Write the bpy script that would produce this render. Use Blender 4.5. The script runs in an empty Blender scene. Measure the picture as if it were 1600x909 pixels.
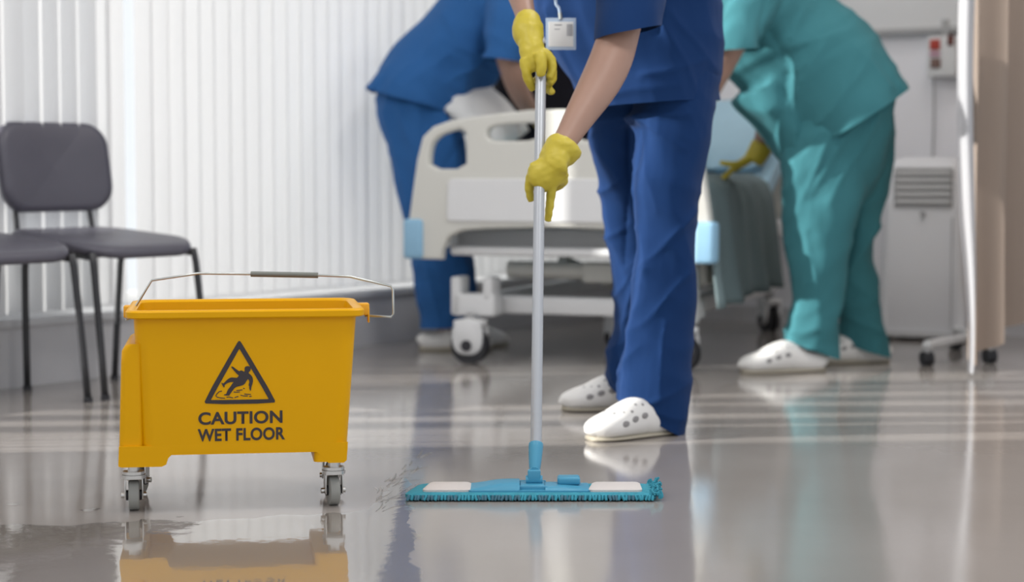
import bpy, bmesh, math, random
import numpy as np
from mathutils import Vector, Matrix, noise

random.seed(7)
C = bpy.context.scene.collection
S = bpy.context.scene
F_PX, HZ, CAM_H = 3000.0, 260.0, 0.664
TH = math.atan((454.5 - HZ) / F_PX)

# ------------------------------------------------------------ camera
cd = bpy.data.cameras.new('camera')
cam = bpy.data.objects.new('camera', cd); C.objects.link(cam)
cam.location = (0, 0, CAM_H)
cam.rotation_euler = (math.pi / 2 - TH, 0, 0)
cd.sensor_width = 36.0
cd.lens = 36.0 * F_PX / 1600.0
cd.dof.use_dof = True
cd.dof.focus_distance = 3.80
cd.dof.aperture_fstop = 2.6
cd.clip_end = 100
S.camera = cam

# ------------------------------------------------------------ sky, sun, exposure
w = bpy.data.worlds.new('world'); S.world = w; w.use_nodes = True
bg = w.node_tree.nodes['Background']
bg.inputs[0].default_value = (0.92, 0.95, 1.0, 1)
bg.inputs[1].default_value = 0.74
sd = bpy.data.lights.new('sun', 'SUN'); sd.energy = 7.0; sd.angle = math.radians(0.9); sd.color = (1.0, 0.965, 0.92)
so = bpy.data.objects.new('sun', sd); C.objects.link(so)
SUN_DIR = Vector((0.99, 0.085, -0.34)).normalized()
so.rotation_euler = SUN_DIR.to_track_quat('-Z', 'Y').to_euler()
so.location = (-4, 6, 4)
S.view_settings.view_transform = 'Standard'
S.view_settings.look = 'None'
S.view_settings.gamma = 1.0
S.view_settings.use_curve_mapping = False
S.view_settings.exposure = 0.40

# ------------------------------------------------------------ geometry helpers
def P(px, py, Y):
    """world point on the sight line of a reference pixel at depth Y (used to survey positions)"""
    x = (px - 800.0) / F_PX; v = (py - 454.5) / F_PX
    d = Vector((x, math.cos(TH) - v * math.sin(TH), -math.sin(TH) - v * math.cos(TH)))
    t = Y / d.y
    return Vector((d.x * t, Y, CAM_H + d.z * t))

def ray(px, py):
    x = (px - 800.0) / F_PX; v = (py - 454.5) / F_PX
    return Vector((x, math.cos(TH) - v * math.sin(TH), -math.sin(TH) - v * math.cos(TH)))

def floor_pt(px, py):
    d = ray(px, py); t = -CAM_H / d.z
    return Vector((d.x * t, d.y * t, 0))

def hit_plane(px, py, p0, n):
    d = ray(px, py); o = Vector((0, 0, CAM_H))
    t = (Vector(p0) - o).dot(n) / d.dot(n)
    return o + d * t

class MB:
    def __init__(self): self.v = []; self.f = []
    def add(self, vs, fs):
        b = len(self.v)
        self.v += [tuple(p) for p in vs]; self.f += [tuple(i + b for i in q) for q in fs]
        return self
    def box(self, c, s, rz=0.0, bev=0.0):
        bm = bmesh.new(); bmesh.ops.create_cube(bm, size=1)
        for v in bm.verts: v.co = Vector((v.co.x * s[0], v.co.y * s[1], v.co.z * s[2]))
        if bev > 0:
            bmesh.ops.bevel(bm, geom=list(bm.edges), offset=bev, segments=3, affect='EDGES', profile=0.5)
        M = Matrix.Translation(c) @ Matrix.Rotation(rz, 4, 'Z')
        bm.transform(M); self.bm(bm); return self
    def bm(self, bm):
        bm.verts.ensure_lookup_table(); bm.verts.index_update()
        self.add([v.co[:] for v in bm.verts], [[v.index for v in f.verts] for f in bm.faces]); bm.free(); return self
    def loft(self, rings, side=(1, 0, 0), n=20, sub=4, power=2.0, cap=True):
        """rings: (centre, r_side, r_other); tapered closed tube through all centres"""
        cs = np.array([list(r[0]) + [r[1], r[2]] for r in rings], float)
        if sub > 1 and len(cs) > 2:
            out = []
            for i in range(len(cs) - 1):
                p0 = cs[max(i - 1, 0)]; p1 = cs[i]; p2 = cs[i + 1]; p3 = cs[min(i + 2, len(cs) - 1)]
                for k in range(sub):
                    t = k / sub
                    out.append(0.5 * ((2 * p1) + (-p0 + p2) * t + (2 * p0 - 5 * p1 + 4 * p2 - p3) * t * t + (-p0 + 3 * p1 - 3 * p2 + p3) * t ** 3))
            out.append(cs[-1]); cs = np.array(out)
        vs = []; m = len(cs); side = Vector(side).normalized()
        for i in range(m):
            a = Vector(cs[max(i - 1, 0)][:3]); b = Vector(cs[min(i + 1, m - 1)][:3])
            T = (b - a).normalized()
            s = side - T * side.dot(T)
            if s.length < 1e-4: s = Vector((0, 1, 0)) - T * T.y
            s.normalize(); o = T.cross(s)
            for k in range(n):
                A = 2 * math.pi * k / n; ca, sa = math.cos(A), math.sin(A)
                e = 2.0 / power
                x = math.copysign(abs(ca) ** e, ca); y = math.copysign(abs(sa) ** e, sa)
                p = Vector(cs[i][:3]) + s * (x * cs[i][3]) + o * (y * cs[i][4])
                vs.append(p[:])
        fs = [(i * n + k, i * n + (k + 1) % n, (i + 1) * n + (k + 1) % n, (i + 1) * n + k) for i in range(m - 1) for k in range(n)]
        if cap:
            fs.append(tuple(range(n))[::-1]); fs.append(tuple((m - 1) * n + k for k in range(n)))
        return self.add(vs, fs)
    def tube(self, pts, r, n=12, sub=1, side=(0.3, 0.9, 0.2)):
        if len(pts) == 2: sub = 1
        rs = r if isinstance(r, (list, tuple)) else [r] * len(pts)
        return self.loft([(p, q, q) for p, q in zip(pts, rs)], side, n, sub)
    def cyl(self, c, r, h, axis=(0, 0, 1), n=28):
        a = Vector(axis).normalized() * (h / 2); c = Vector(c)
        return self.loft([(c - a, r, r), (c + a, r, r)], (0.31, 0.5, 0.8) if abs(Vector(axis).normalized().x) > .7 else (1, 0, 0), n, 1)
    def ell(self, c, r, M=None, n=20):
        bm = bmesh.new(); bmesh.ops.create_uvsphere(bm, u_segments=n, v_segments=max(8, n // 2), radius=1)
        T = Matrix.Translation(c) @ (M.to_4x4() if M else Matrix.Identity(4)) @ Matrix.Diagonal((r[0], r[1], r[2], 1))
        bm.transform(T); return self.bm(bm)

def finish(name, me, m, parent, smooth=True):
    ob = bpy.data.objects.new(name, me); C.objects.link(ob)
    if parent is not None:
        ob.parent = parent
        me.transform(parent['_w'] if False else ROOTS[parent.name])
    if m is not None:
        me.materials.clear(); me.materials.append(m)
    if smooth:
        me.polygons.foreach_set('use_smooth', [True] * len(me.polygons))
    return ob

ROOTS = {}
def mesh_of(mb):
    me = bpy.data.meshes.new('mesh'); me.from_pydata([tuple(v) for v in mb.v], [], mb.f); me.update()
    bm = bmesh.new(); bm.from_mesh(me); bmesh.ops.recalc_face_normals(bm, faces=bm.faces); bm.to_mesh(me); bm.free()
    return me

def obj(name, mb, m, parent=None, smooth=False, auto=35):
    me = mesh_of(mb)
    ob = finish(name, me, m, parent, True)
    if not smooth:
        try: me.set_sharp_from_angle(angle=math.radians(auto))
        except Exception: pass
    if parent is None: ROOTS[ob.name] = Matrix.Identity(4)
    elif parent.parent is not None or parent.type == 'MESH': ROOTS[ob.name] = ROOTS[parent.name]
    ROOTS[ob.name] = ROOTS.get(ob.name, ROOTS[parent.name] if parent else Matrix.Identity(4))
    return ob

def tag(o, label=None, cat=None, group=None, kind=None):
    if label: o['label'] = label
    if cat: o['category'] = cat
    if group: o['group'] = group
    if kind: o['kind'] = kind
    return o

def thing(name, label, cat, loc=(0, 0, 0), rz=0.0, group=None):
    """an Empty at the thing's base; children are modelled in world space and brought into its frame"""
    o = bpy.data.objects.new(name, None); C.objects.link(o)
    o.location = loc; o.rotation_euler = (0, 0, rz); o.empty_display_size = 0.1
    ROOTS[o.name] = (Matrix.Translation(loc) @ Matrix.Rotation(rz, 4, 'Z')).inverted()
    return tag(o, label, cat, group)

def local_thing(name, label, cat, loc, rz=0.0, group=None):
    """same, but children are modelled in the thing's own frame"""
    o = thing(name, label, cat, loc, rz, group); ROOTS[o.name] = Matrix.Identity(4); return o

def fuse(name, mb, m, parent, voxel=0.008, smooth=4, disp=None, fac=0.5, cuts=()):
    me = mesh_of(mb)
    tmp = bpy.data.objects.new('tmp', me); C.objects.link(tmp)
    r = tmp.modifiers.new('r', 'REMESH'); r.mode = 'VOXEL'; r.voxel_size = voxel
    if smooth:
        s = tmp.modifiers.new('s', 'SMOOTH'); s.iterations = smooth; s.factor = fac
    dg = bpy.context.evaluated_depsgraph_get()
    out = bpy.data.meshes.new_from_object(tmp.evaluated_get(dg))
    bpy.data.objects.remove(tmp); bpy.data.meshes.remove(me)
    for (cp, cn, cr) in cuts:        # crisp hems: trim the cloth along a plane, near the hem only
        bm = bmesh.new(); bm.from_mesh(out); cp = Vector(cp); cn = Vector(cn).normalized()
        fs = [f for f in bm.faces if (f.calc_center_median() - cp).length < cr]
        geo = list({v for f in fs for v in f.verts}) + list({e for f in fs for e in f.edges}) + fs
        bmesh.ops.bisect_plane(bm, geom=geo, plane_co=cp, plane_no=cn, dist=1e-6)
        kill = [f for f in bm.faces if (f.calc_center_median() - cp).length < cr and (f.calc_center_median() - cp).dot(cn) > 1e-6]
        bmesh.ops.delete(bm, geom=kill, context='FACES'); bm.to_mesh(out); bm.free(); out.update()
    if disp:
        n = len(out.vertices)
        co = np.empty(n * 3); out.vertices.foreach_get('co', co); co = co.reshape(-1, 3)
        no = np.array([v.normal[:] for v in out.vertices])
        d = np.array([disp(Vector(c), Vector(q)) for c, q in zip(co, no)])
        co = co + no * d[:, None]
        out.vertices.foreach_set('co', co.reshape(-1)); out.update()
    ob = finish(name, out, m, parent, True)
    ROOTS[ob.name] = ROOTS[parent.name] if parent else Matrix.Identity(4)
    return ob

def curve_plate(name, loops, thick, M, m, parent, bev=0.0):
    """flat plate with holes from 2-D loops, extruded; M places the plate"""
    cu = bpy.data.curves.new('plate', 'CURVE'); cu.dimensions = '2D'; cu.fill_mode = 'BOTH'
    cu.extrude = max(thick / 2 - bev, 0); cu.bevel_depth = bev; cu.bevel_resolution = 2; cu.offset = -bev
    for lp in loops:
        sp = cu.splines.new('POLY'); sp.points.add(len(lp) - 1)
        for i, (x, y) in enumerate(lp): sp.points[i].co = (x, y, 0, 1)
        sp.use_cyclic_u = True
    tmp = bpy.data.objects.new('tmp', cu); C.objects.link(tmp)
    dg = bpy.context.evaluated_depsgraph_get()
    me = bpy.data.meshes.new_from_object(tmp.evaluated_get(dg)); bpy.data.objects.remove(tmp)
    me.transform(M)
    ob = finish(name, me, m, parent, True)
    try: me.set_sharp_from_angle(angle=math.radians(35))
    except Exception: pass
    ROOTS[ob.name] = ROOTS[parent.name] if parent else Matrix.Identity(4)
    return ob

def smooth_loop(pts, it=2):
    for _ in range(it):
        q = []
        for i in range(len(pts)):
            a = pts[i]; b = pts[(i + 1) % len(pts)]
            q.append((a[0] * .75 + b[0] * .25, a[1] * .75 + b[1] * .25)); q.append((a[0] * .25 + b[0] * .75, a[1] * .25 + b[1] * .75))
        pts = q
    return pts

# ------------------------------------------------------------ materials
def mat(name, col, rough=0.5, metal=0.0, var=0.06, scale=8.0, bump=0.0, bscale=200.0, spec=0.5, coat=0.0, sheen=0.0, trans=0.0, stretch=(1, 1, 1)):
    m = bpy.data.materials.new(name); m.use_nodes = True
    nt = m.node_tree; N = nt.nodes; L = nt.links; b = N['Principled BSDF']
    tc = N.new('ShaderNodeTexCoord'); mp = N.new('ShaderNodeMapping'); mp.inputs['Scale'].default_value = stretch
    L.new(tc.outputs['Object'], mp.inputs['Vector'])
    nz = N.new('ShaderNodeTexNoise'); nz.inputs['Scale'].default_value = scale; nz.inputs['Detail'].default_value = 3
    L.new(mp.outputs[0], nz.inputs['Vector'])
    mx = N.new('ShaderNodeMix'); mx.data_type = 'RGBA'
    mx.inputs[6].default_value = (*[max(0, c * (1 - var)) for c in col], 1)
    mx.inputs[7].default_value = (*[min(1, c * (1 + var)) for c in col], 1)
    L.new(nz.outputs[0], mx.inputs[0]); L.new(mx.outputs[2], b.inputs['Base Color'])
    b.inputs['Roughness'].default_value = rough; b.inputs['Metallic'].default_value = metal
    b.inputs['Specular IOR Level'].default_value = spec
    b.inputs['Coat Weight'].default_value = coat
    b.inputs['Sheen Weight'].default_value = sheen; b.inputs['Sheen Roughness'].default_value = 0.5
    if bump:
        n2 = N.new('ShaderNodeTexNoise'); n2.inputs['Scale'].default_value = bscale; n2.inputs['Detail'].default_value = 2
        L.new(tc.outputs['Object'], n2.inputs['Vector'])
        bp = N.new('ShaderNodeBump'); bp.inputs['Strength'].default_value = bump; bp.inputs['Distance'].default_value = 0.002
        L.new(n2.outputs[0], bp.inputs['Height']); L.new(bp.outputs[0], b.inputs['Normal'])
    if trans > 0:
        tr = N.new('ShaderNodeBsdfTranslucent'); L.new(mx.outputs[2], tr.inputs['Color'])
        ms = N.new('ShaderNodeMixShader'); ms.inputs[0].default_value = trans
        L.new(b.outputs[0], ms.inputs[1]); L.new(tr.outputs[0], ms.inputs[2])
        L.new(ms.outputs[0], N['Material Output'].inputs[0])
    return m

def clear_mat(name, ior, rough, tint, bump=0.0, bscale=20.0):
    m = bpy.data.materials.new(name); m.use_nodes = True
    nt = m.node_tree; N = nt.nodes; L = nt.links; N.remove(N['Principled BSDF'])
    lw = N.new('ShaderNodeLayerWeight'); lw.inputs['Blend'].default_value = 0.5     # Schlick reflectance, same from both sides
    pw5 = N.new('ShaderNodeMath'); pw5.operation = 'POWER'; pw5.inputs[1].default_value = 5; L.new(lw.outputs['Facing'], pw5.inputs[0])
    r0 = ((ior - 1) / (ior + 1)) ** 2
    fr = N.new('ShaderNodeMath'); fr.operation = 'MULTIPLY_ADD'; fr.inputs[1].default_value = 1 - r0; fr.inputs[2].default_value = r0
    L.new(pw5.outputs[0], fr.inputs[0])
    t = N.new('ShaderNodeBsdfTransparent'); t.inputs[0].default_value = (*tint, 1)
    g = N.new('ShaderNodeBsdfGlossy'); g.inputs['Roughness'].default_value = rough; g.inputs[0].default_value = (1, 1, 1, 1)
    ms = N.new('ShaderNodeMixShader')
    if bump:
        tc = N.new('ShaderNodeTexCoord'); nz = N.new('ShaderNodeTexNoise'); nz.inputs['Scale'].default_value = bscale; nz.inputs['Detail'].default_value = 4
        L.new(tc.outputs['Object'], nz.inputs['Vector'])
        bp = N.new('ShaderNodeBump'); bp.inputs['Strength'].default_value = bump; bp.inputs['Distance'].default_value = 0.003
        L.new(nz.outputs[0], bp.inputs['Height']); L.new(bp.outputs[0], g.inputs['Normal'])
    L.new(fr.outputs[0], ms.inputs[0]); L.new(t.outputs[0], ms.inputs[1]); L.new(g.outputs[0], ms.inputs[2])
    L.new(ms.outputs[0], N['Material Output'].inputs[0])
    return m

def floor_mat():
    m = bpy.data.materials.new('glossy_vinyl_floor'); m.use_nodes = True
    nt = m.node_tree; N = nt.nodes; L = nt.links; b = N['Principled BSDF']
    tc = N.new('ShaderNodeTexCoord')
    def nz(scale, det, st=(1, 1, 1), rot=0):
        mp = N.new('ShaderNodeMapping'); mp.inputs['Scale'].default_value = st; mp.inputs['Rotation'].default_value = (0, 0, rot)
        L.new(tc.outputs['Object'], mp.inputs['Vector'])
        n = N.new('ShaderNodeTexNoise'); n.inputs['Scale'].default_value = scale; n.inputs['Detail'].default_value = det
        L.new(mp.outputs[0], n.inputs['Vector']); return n
    a = nz(1.3, 4)
    r = N.new('ShaderNodeValToRGB')
    r.color_ramp.elements[0].position = 0.3; r.color_ramp.elements[0].color = (0.31, 0.28, 0.257, 1)
    r.color_ramp.elements[1].position = 0.75; r.color_ramp.elements[1].color = (0.37, 0.338, 0.315, 1)
    L.new(a.outputs[0], r.inputs[0]); L.new(r.outputs[0], b.inputs['Base Color'])
    c = nz(2.2, 4, (1, 0.5, 1), 0.4)
    mr = N.new('ShaderNodeMapRange'); mr.inputs['From Min'].default_value = .35; mr.inputs['From Max'].default_value = .7
    mr.inputs['To Min'].default_value = 0.08; mr.inputs['To Max'].default_value = 0.16
    L.new(c.outputs[0], mr.inputs['Value']); L.new(mr.outputs[0], b.inputs['Roughness'])
    s = nz(14, 5, (1, 0.12, 1), 0.35)          # dried streaks of the mop
    s2 = nz(60, 3)
    ad = N.new('ShaderNodeMath'); ad.operation = 'MULTIPLY_ADD'; ad.inputs[1].default_value = 0.15
    L.new(s2.outputs[0], ad.inputs[0]); L.new(s.outputs[0], ad.inputs[2])
    bp = N.new('ShaderNodeBump'); bp.inputs['Strength'].default_value = 0.14; bp.inputs['Distance'].default_value = 0.0025
    L.new(ad.outputs[0], bp.inputs['Height']); L.new(bp.outputs[0], b.inputs['Normal'])
    b.inputs['Specular IOR Level'].default_value = 1.0
    return m

def crease(m):
    """fine cloth creases as relief"""
    N = m.node_tree.nodes; L = m.node_tree.links; b = N['Principled BSDF']
    old = b.inputs['Normal'].links[0].from_node
    tc = N.new('ShaderNodeTexCoord'); mp = N.new('ShaderNodeMapping'); mp.inputs['Rotation'].default_value = (.3, .5, .2); mp.inputs['Scale'].default_value = (1, 1, .6)
    L.new(tc.outputs['Object'], mp.inputs['Vector'])
    n = N.new('ShaderNodeTexNoise'); n.noise_type = 'RIDGED_MULTIFRACTAL'; n.inputs['Scale'].default_value = 7; n.inputs['Detail'].default_value = 2.5; n.inputs['Distortion'].default_value = .5
    n.inputs['Roughness'].default_value = .4
    L.new(mp.outputs[0], n.inputs['Vector'])
    bp = N.new('ShaderNodeBump'); bp.inputs['Strength'].default_value = .55; bp.inputs['Distance'].default_value = .012
    L.new(n.outputs[0], bp.inputs['Height']); L.new(bp.outputs[0], old.inputs['Normal'])
    return m

M_floor = floor_mat()
M_kick = mat('grey_painted_kickboard', (0.58, 0.57, 0.58), 0.6)
M_sill = mat('pale_sill', (0.62, 0.62, 0.63), 0.45)
M_wall = mat('white_painted_wall', (0.88, 0.87, 0.90), 0.7, var=0.02)
M_ceil = mat('ceiling_white', (0.8, 0.8, 0.8), 0.9, var=0.01)
M_slat = mat('blind_fabric', (0.83, 0.83, 0.83), 0.85, var=0.02, scale=4, stretch=(6, 6, .3), trans=0.17)
M_alu = mat('window_aluminium', (0.7, 0.7, 0.7), 0.4, 0.3)
M_glass = clear_mat('window_glass', 1.45, 0.0, (0.98, 0.99, 0.99))
M_water = clear_mat('water_film', 1.33, 0.015, (0.93, 0.92, 0.90), 0.13, 16.0)
M_yellow = mat('yellow_plastic', (0.73, 0.365, 0.0), 0.36, var=0.03, bump=0.05, bscale=120, spec=0.15)
M_orange = mat('amber_plastic_inside', (0.78, 0.36, 0.001), 0.4)
M_print = mat('black_print', (0.03, 0.022, 0.026), 0.5)
M_chrome = mat('brushed_steel', (0.58, 0.57, 0.55), 0.28, 1.0, bump=0.05)
M_wire = mat('steel_wire', (0.5, 0.52, 0.5), 0.3, 0.9)
M_rubber = mat('grey_rubber', (0.27, 0.27, 0.25), 0.6)
M_dark = mat('dark_rubber', (0.03, 0.03, 0.035), 0.6)
M_vinyl = mat('slate_vinyl', (0.092, 0.088, 0.112), 0.42, var=0.08, bump=0.1, bscale=300)
M_black = mat('black_tube', (0.025, 0.025, 0.028), 0.35)
def cloth(n, c, **k):
    return crease(mat(n, c, 0.85, var=0.07, scale=5, bump=0.25, bscale=900, spec=0.15, sheen=0.03, **k))
M_navy = cloth('royal_blue_scrub_cotton', (0.006, 0.031, 0.112))
M_blue = cloth('mid_blue_scrub_cotton', (0.028, 0.115, 0.315))
M_teal = cloth('teal_scrub_cotton', (0.045, 0.175, 0.2))
M_skin = mat('skin', (0.33, 0.195, 0.145), 0.5, var=0.08, scale=20)
M_hair = mat('dark_hair', (0.02, 0.015, 0.012), 0.5, bump=0.5, bscale=80)
M_eye = mat('eye', (0.04, 0.03, 0.025), 0.2)
M_lip = mat('lips', (0.40, 0.17, 0.15), 0.5)
M_glove = mat('yellow_rubber_glove', (0.50, 0.40, 0.03), 0.5, var=0.1, scale=25, bump=0.15, bscale=150)
M_clog = mat('white_foam_clog', (0.76, 0.745, 0.72), 0.55, bump=0.1, bscale=300)
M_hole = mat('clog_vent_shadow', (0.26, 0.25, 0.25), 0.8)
M_sole = mat('clog_sole', (0.42, 0.38, 0.30), 0.8)
M_cream = mat('cream_moulded_plastic', (0.66, 0.65, 0.60), 0.4, var=0.02)
M_white = mat('white_moulded_plastic', (0.74, 0.74, 0.74), 0.4, var=0.02)
M_grey = mat('grey_plastic', (0.42, 0.42, 0.42), 0.5, var=0.03)
M_bump = mat('pale_blue_bumper', (0.28, 0.50, 0.68), 0.5)
M_sheet = cloth('pale_blue_sheet', (0.42, 0.62, 0.74))
M_wpil = cloth('white_linen', (0.75, 0.75, 0.74))
M_blank = cloth('grey_green_blanket', (0.17, 0.225, 0.235))
M_blackc = cloth('black_cloth', (0.012, 0.011, 0.016))
M_tan = mat('taupe_curtain', (0.36, 0.285, 0.235), 0.9, var=0.05, stretch=(4, 4, .2), trans=0.35)
M_lin = mat('white_curtain_lining', (0.58, 0.58, 0.60), 0.9, var=0.02, trans=0.3)
M_mopb = mat('cyan_blue_plastic', (0.055, 0.29, 0.45), 0.4)
M_mopf = mat('teal_chenille', (0.035, 0.27, 0.36), 0.9, var=0.3, scale=90, bump=0.6, bscale=300)
M_mopd = mat('dark_chenille', (0.05, 0.15, 0.21), 0.9, var=0.4, scale=90)
M_pad = mat('pale_mop_cloth', (0.60, 0.56, 0.54), 0.9, bump=0.5, bscale=400)
M_pole = mat('silver_painted_pole', (0.40, 0.42, 0.45), 0.38, 0.3, var=0.02)
M_red = mat('red_plastic', (0.45, 0.05, 0.03), 0.5)
M_maroon = mat('dark_red_plastic', (0.13, 0.03, 0.02), 0.5)
M_brown = mat('brown_label', (0.20, 0.12, 0.10), 0.5)
M_pink = mat('pink_label', (0.55, 0.25, 0.35), 0.6)
M_card = mat('white_card', (0.72, 0.72, 0.71), 0.5)
M_ink = mat('grey_ink', (0.34, 0.34, 0.36), 0.6)
M_sleeve = mat('clear_badge_sleeve', (0.42, 0.52, 0.66), 0.2)

# ------------------------------------------------------------ setting
WD = Vector((0.574, 0.819, 0)).normalized(); WN = Vector((0.819, -0.574, 0)).normalized()
CORNER = Vector((0.48, 8.565, 0))
BD = WN.copy(); BN = -WD                       # back wall runs along WN, faces -WD
AW = math.atan2(WD.y, WD.x)

def struct(name, mb, m, parent=None):
    o = obj(name, mb, m, parent)
    if parent is None: o['kind'] = 'structure'
    return o

def quad_slab(a, b, z0, z1, thick, n):
    """upright slab from a to b, its room face on the line, thickness behind (against n)"""
    mb = MB(); a = Vector(a); b = Vector(b); o = n * -thick
    vs = [a, b, b + o, a + o]
    mb.add([(v.x, v.y, z0) for v in vs] + [(v.x, v.y, z1) for v in vs],
           [(3, 2, 1, 0), (4, 5, 6, 7), (0, 1, 5, 4), (1, 2, 6, 5), (2, 3, 7, 6), (3, 0, 4, 7)])
    return mb

RC = CORNER + BD * 4.2                          # end of the back wall to the right
LC = CORNER - WD * 7.6                          # end of the window wall towards the camera
fl = MB()
pts = [LC - WN * .2 - WD * 1.5, CORNER - WN * .2 + WD * .2, RC + WD * .2 + BD * .2, RC - WD * 9.1 + BD * .2]
fl.add([(p.x, p.y, 0) for p in pts] + [(p.x, p.y, -.08) for p in pts], [(0, 1, 2, 3), (7, 6, 5, 4), (0, 4, 5, 1), (1, 5, 6, 2), (2, 6, 7, 3), (3, 7, 4, 0)])
struct('floor', fl, M_floor)
ce = MB(); pc = [LC - WN * .2 + WD * 1.0, CORNER - WN * .2 + WD * .2, RC + WD * .2, RC - WD * 6.5]
ce.add([(p.x, p.y, 2.75) for p in pc] + [(p.x, p.y, 2.85) for p in pc], [(3, 2, 1, 0), (4, 5, 6, 7), (0, 1, 5, 4), (1, 2, 6, 5), (2, 3, 7, 6), (3, 0, 4, 7)])
struct('ceiling', ce, M_ceil)
struct('wall_back', quad_slab(CORNER, RC, 0, 2.75, .15, BN), M_wall)
struct('baseboard_back', quad_slab(CORNER + BN * .012, RC + BN * .012, 0, .07, .012, BN), M_kick)
# window wall: low kick wall, lintel, sill
wl = quad_slab(LC, CORNER, 0, .185, .15, WN)
wl2 = quad_slab(LC, CORNER, 2.5, 2.75, .15, WN); wl.add(wl2.v, wl2.f)
struct('wall_left', wl, M_kick)
struct('trim_1', quad_slab(LC + WN * .02, CORNER + WN * .02, .185, .205, .17, WN), M_sill)
# upper cladding rail of the back wall
struct('trim_2', quad_slab(CORNER + BD * .1 + BN * .05, CORNER + BD * 1.60 + BN * .05, 1.195, 1.215, .05, BN), M_grey)
struct('trim_3', quad_slab(CORNER + BD * .1 + BN * .035, CORNER + BD * 1.60 + BN * .035, 1.215, 2.6, .035, BN), M_white)
# windows: frame and glass per bay
k = 0; t = 0.05
while t < 7.0:
    k += 1
    a = CORNER - WD * (t + 3.62) - WN * .12; b = CORNER - WD * t - WN * .12
    fr = MB()
    for (q, s_) in ((a, .05), (b, .05)):
        fr.box((q.x, q.y, (2.5 + .205) / 2), (.05, .05, 2.295), AW)
    c = (a + b) / 2
    fr.box((c.x, c.y, .23), (3.57, .05, .05), AW); fr.box((c.x, c.y, 2.475), (3.57, .05, .05), AW)
    wf = obj('window_%d' % k, fr, M_alu); wf['kind'] = 'structure'
    obj('pane', MB().box((c.x, c.y, 1.35), (3.57, .006, 2.2), AW), M_glass, wf)
    t += 3.68

# vertical blinds: head rail and single slats
blind = thing('vertical_blind', 'white vertical blind of tall fabric slats hanging over the window wall', 'blind', tuple(CORNER - WD * 3))
obj('head_rail', quad_slab(LC + WN * .0, CORNER + WN * .0, 2.44, 2.495, .05, WN), M_alu, blind)
def slat_mesh(wd=.081, h=2.215):
    mb = MB(); n = 5
    vs = []
    for z in (0, h):
        for i in range(n + 1):
            u = i / n - .5; vs.append((u * wd, .007 * (1 - 4 * u * u), z))
    fs = [(i, i + 1, n + 2 + i, n + 1 + i) for i in range(n)]
    mb.add(vs, fs)
    return mb
sme = mesh_of(slat_mesh()); sme.materials.append(M_slat)
sme.polygons.foreach_set('use_smooth', [True] * len(sme.polygons))
hang = mesh_of(MB().box((0, 0, .006), (.08, .006, .012))); hang.materials.append(M_sill)
pitch = 0.073; i = 0; t = .02
RNG = random.Random(3)
gap_t = None
g0 = P(210, 300, 6)   # ray through the bright gap
d2 = Vector((g0.x, g0.y, 0)).normalized()
den = d2.dot(WN); gp = d2 * ((CORNER - WN * .03).dot(WN) / den); gap_t = (CORNER - gp).dot(WD)
openings = {}
while t < 7.4:
    p = CORNER - WD * t - WN * .03
    ph = RNG.uniform(-6, 4)
    # a few slats hang turned, and let strips of sun through
    if t < 2.9: pass
    elif 3.12 < t < 3.5: ph = -RNG.uniform(44, 52)
    elif 3.5 <= t < 5.25 and (i % 4 in (1, 2) and i % 7 != 3 or 4.8 < t < 5.15): ph = -RNG.uniform(40, 54)
    if abs(t - gap_t) < .16: ph = RNG.uniform(-4, 4)
    if abs(t - gap_t) < pitch * .5:
        t += pitch * .52; 
        p = CORNER - WD * (t + .012) - WN * .03; ph = 4
    o = bpy.data.objects.new('slat', sme); C.objects.link(o); o.parent = blind
    Mw = Matrix.Translation((p.x, p.y, .222)) @ Matrix.Rotation(AW + math.radians(ph), 4, 'Z')
    o.matrix_local = ROOTS[blind.name] @ Mw
    t += pitch; i += 1

# equipment on the back wall
bp0 = CORNER + BN * .036
def on_back(px, py, off=0.0): return hit_plane(px, py, CORNER + BN * off, BN)
pw = on_back(1476, 88, .04)
AB = math.atan2(BD.y, BD.x)
sb = thing('wall_service_box', 'white wall service box with red and dark squares beside the curtain', 'socket box', tuple(pw))
def bw(u, v, s, d=.0): 
    q = pw + BD * u + Vector((0, 0, v)) + BN * d; return MB().box(q[:], s, AB, .004)
obj('housing', bw(.0, -.0, (.12, .07, .16)), M_white, sb)
obj('switch_cover', bw(-.025, .045, (.042, .01, .042), .04), M_red, sb)
obj('label_strip', bw(-.025, .008, (.042, .006, .014), .04), M_pink, sb)
obj('socket_face', bw(-.022, -.028, (.042, .01, .038), .04), M_brown, sb)
obj('indicator', bw(.04, .06, (.025, .01, .04), .04), M_maroon, sb)
obj('bracket', bw(.0, .11, (.03, .03, .07), -.01), M_grey, sb)
c0 = pw + BD * -.045 + Vector((0, 0, -.07)); cab = [c0 + Vector((0, 0, -z)) + BD * (.004 * math.sin(z * 9)) for z in (0, .1, .25, .45, .7, .9)]
obj('power_cable', MB().tube([q[:] for q in cab], .004, 8, 3), M_grey, sb)

# added fill lamps on the ceiling, out of view, to brighten the room
for (lx, ly) in ((-1.0, 3.4), (0.9, 3.2), (0.6, 5.2), (1.75, 6.3)):
    lt = thing('ceiling_fill_light', 'added square fill lamp, unseen on the ceiling above the ward floor', 'fill lamp', (lx, ly, 2.71), AW, 'added fill lamps')
    obj('fill_lamp_frame', MB().box((lx, ly, 2.735), (.64, .64, .03), AW), M_white, lt)
    ld = bpy.data.lights.new('lamp', 'AREA'); ld.size = .58; ld.energy = 15; ld.color = (1, .975, .95)
    lo = bpy.data.objects.new('lamp', ld); C.objects.link(lo); lo.parent = lt
    lo.matrix_local = Matrix.Translation((0, 0, .002))

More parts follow.
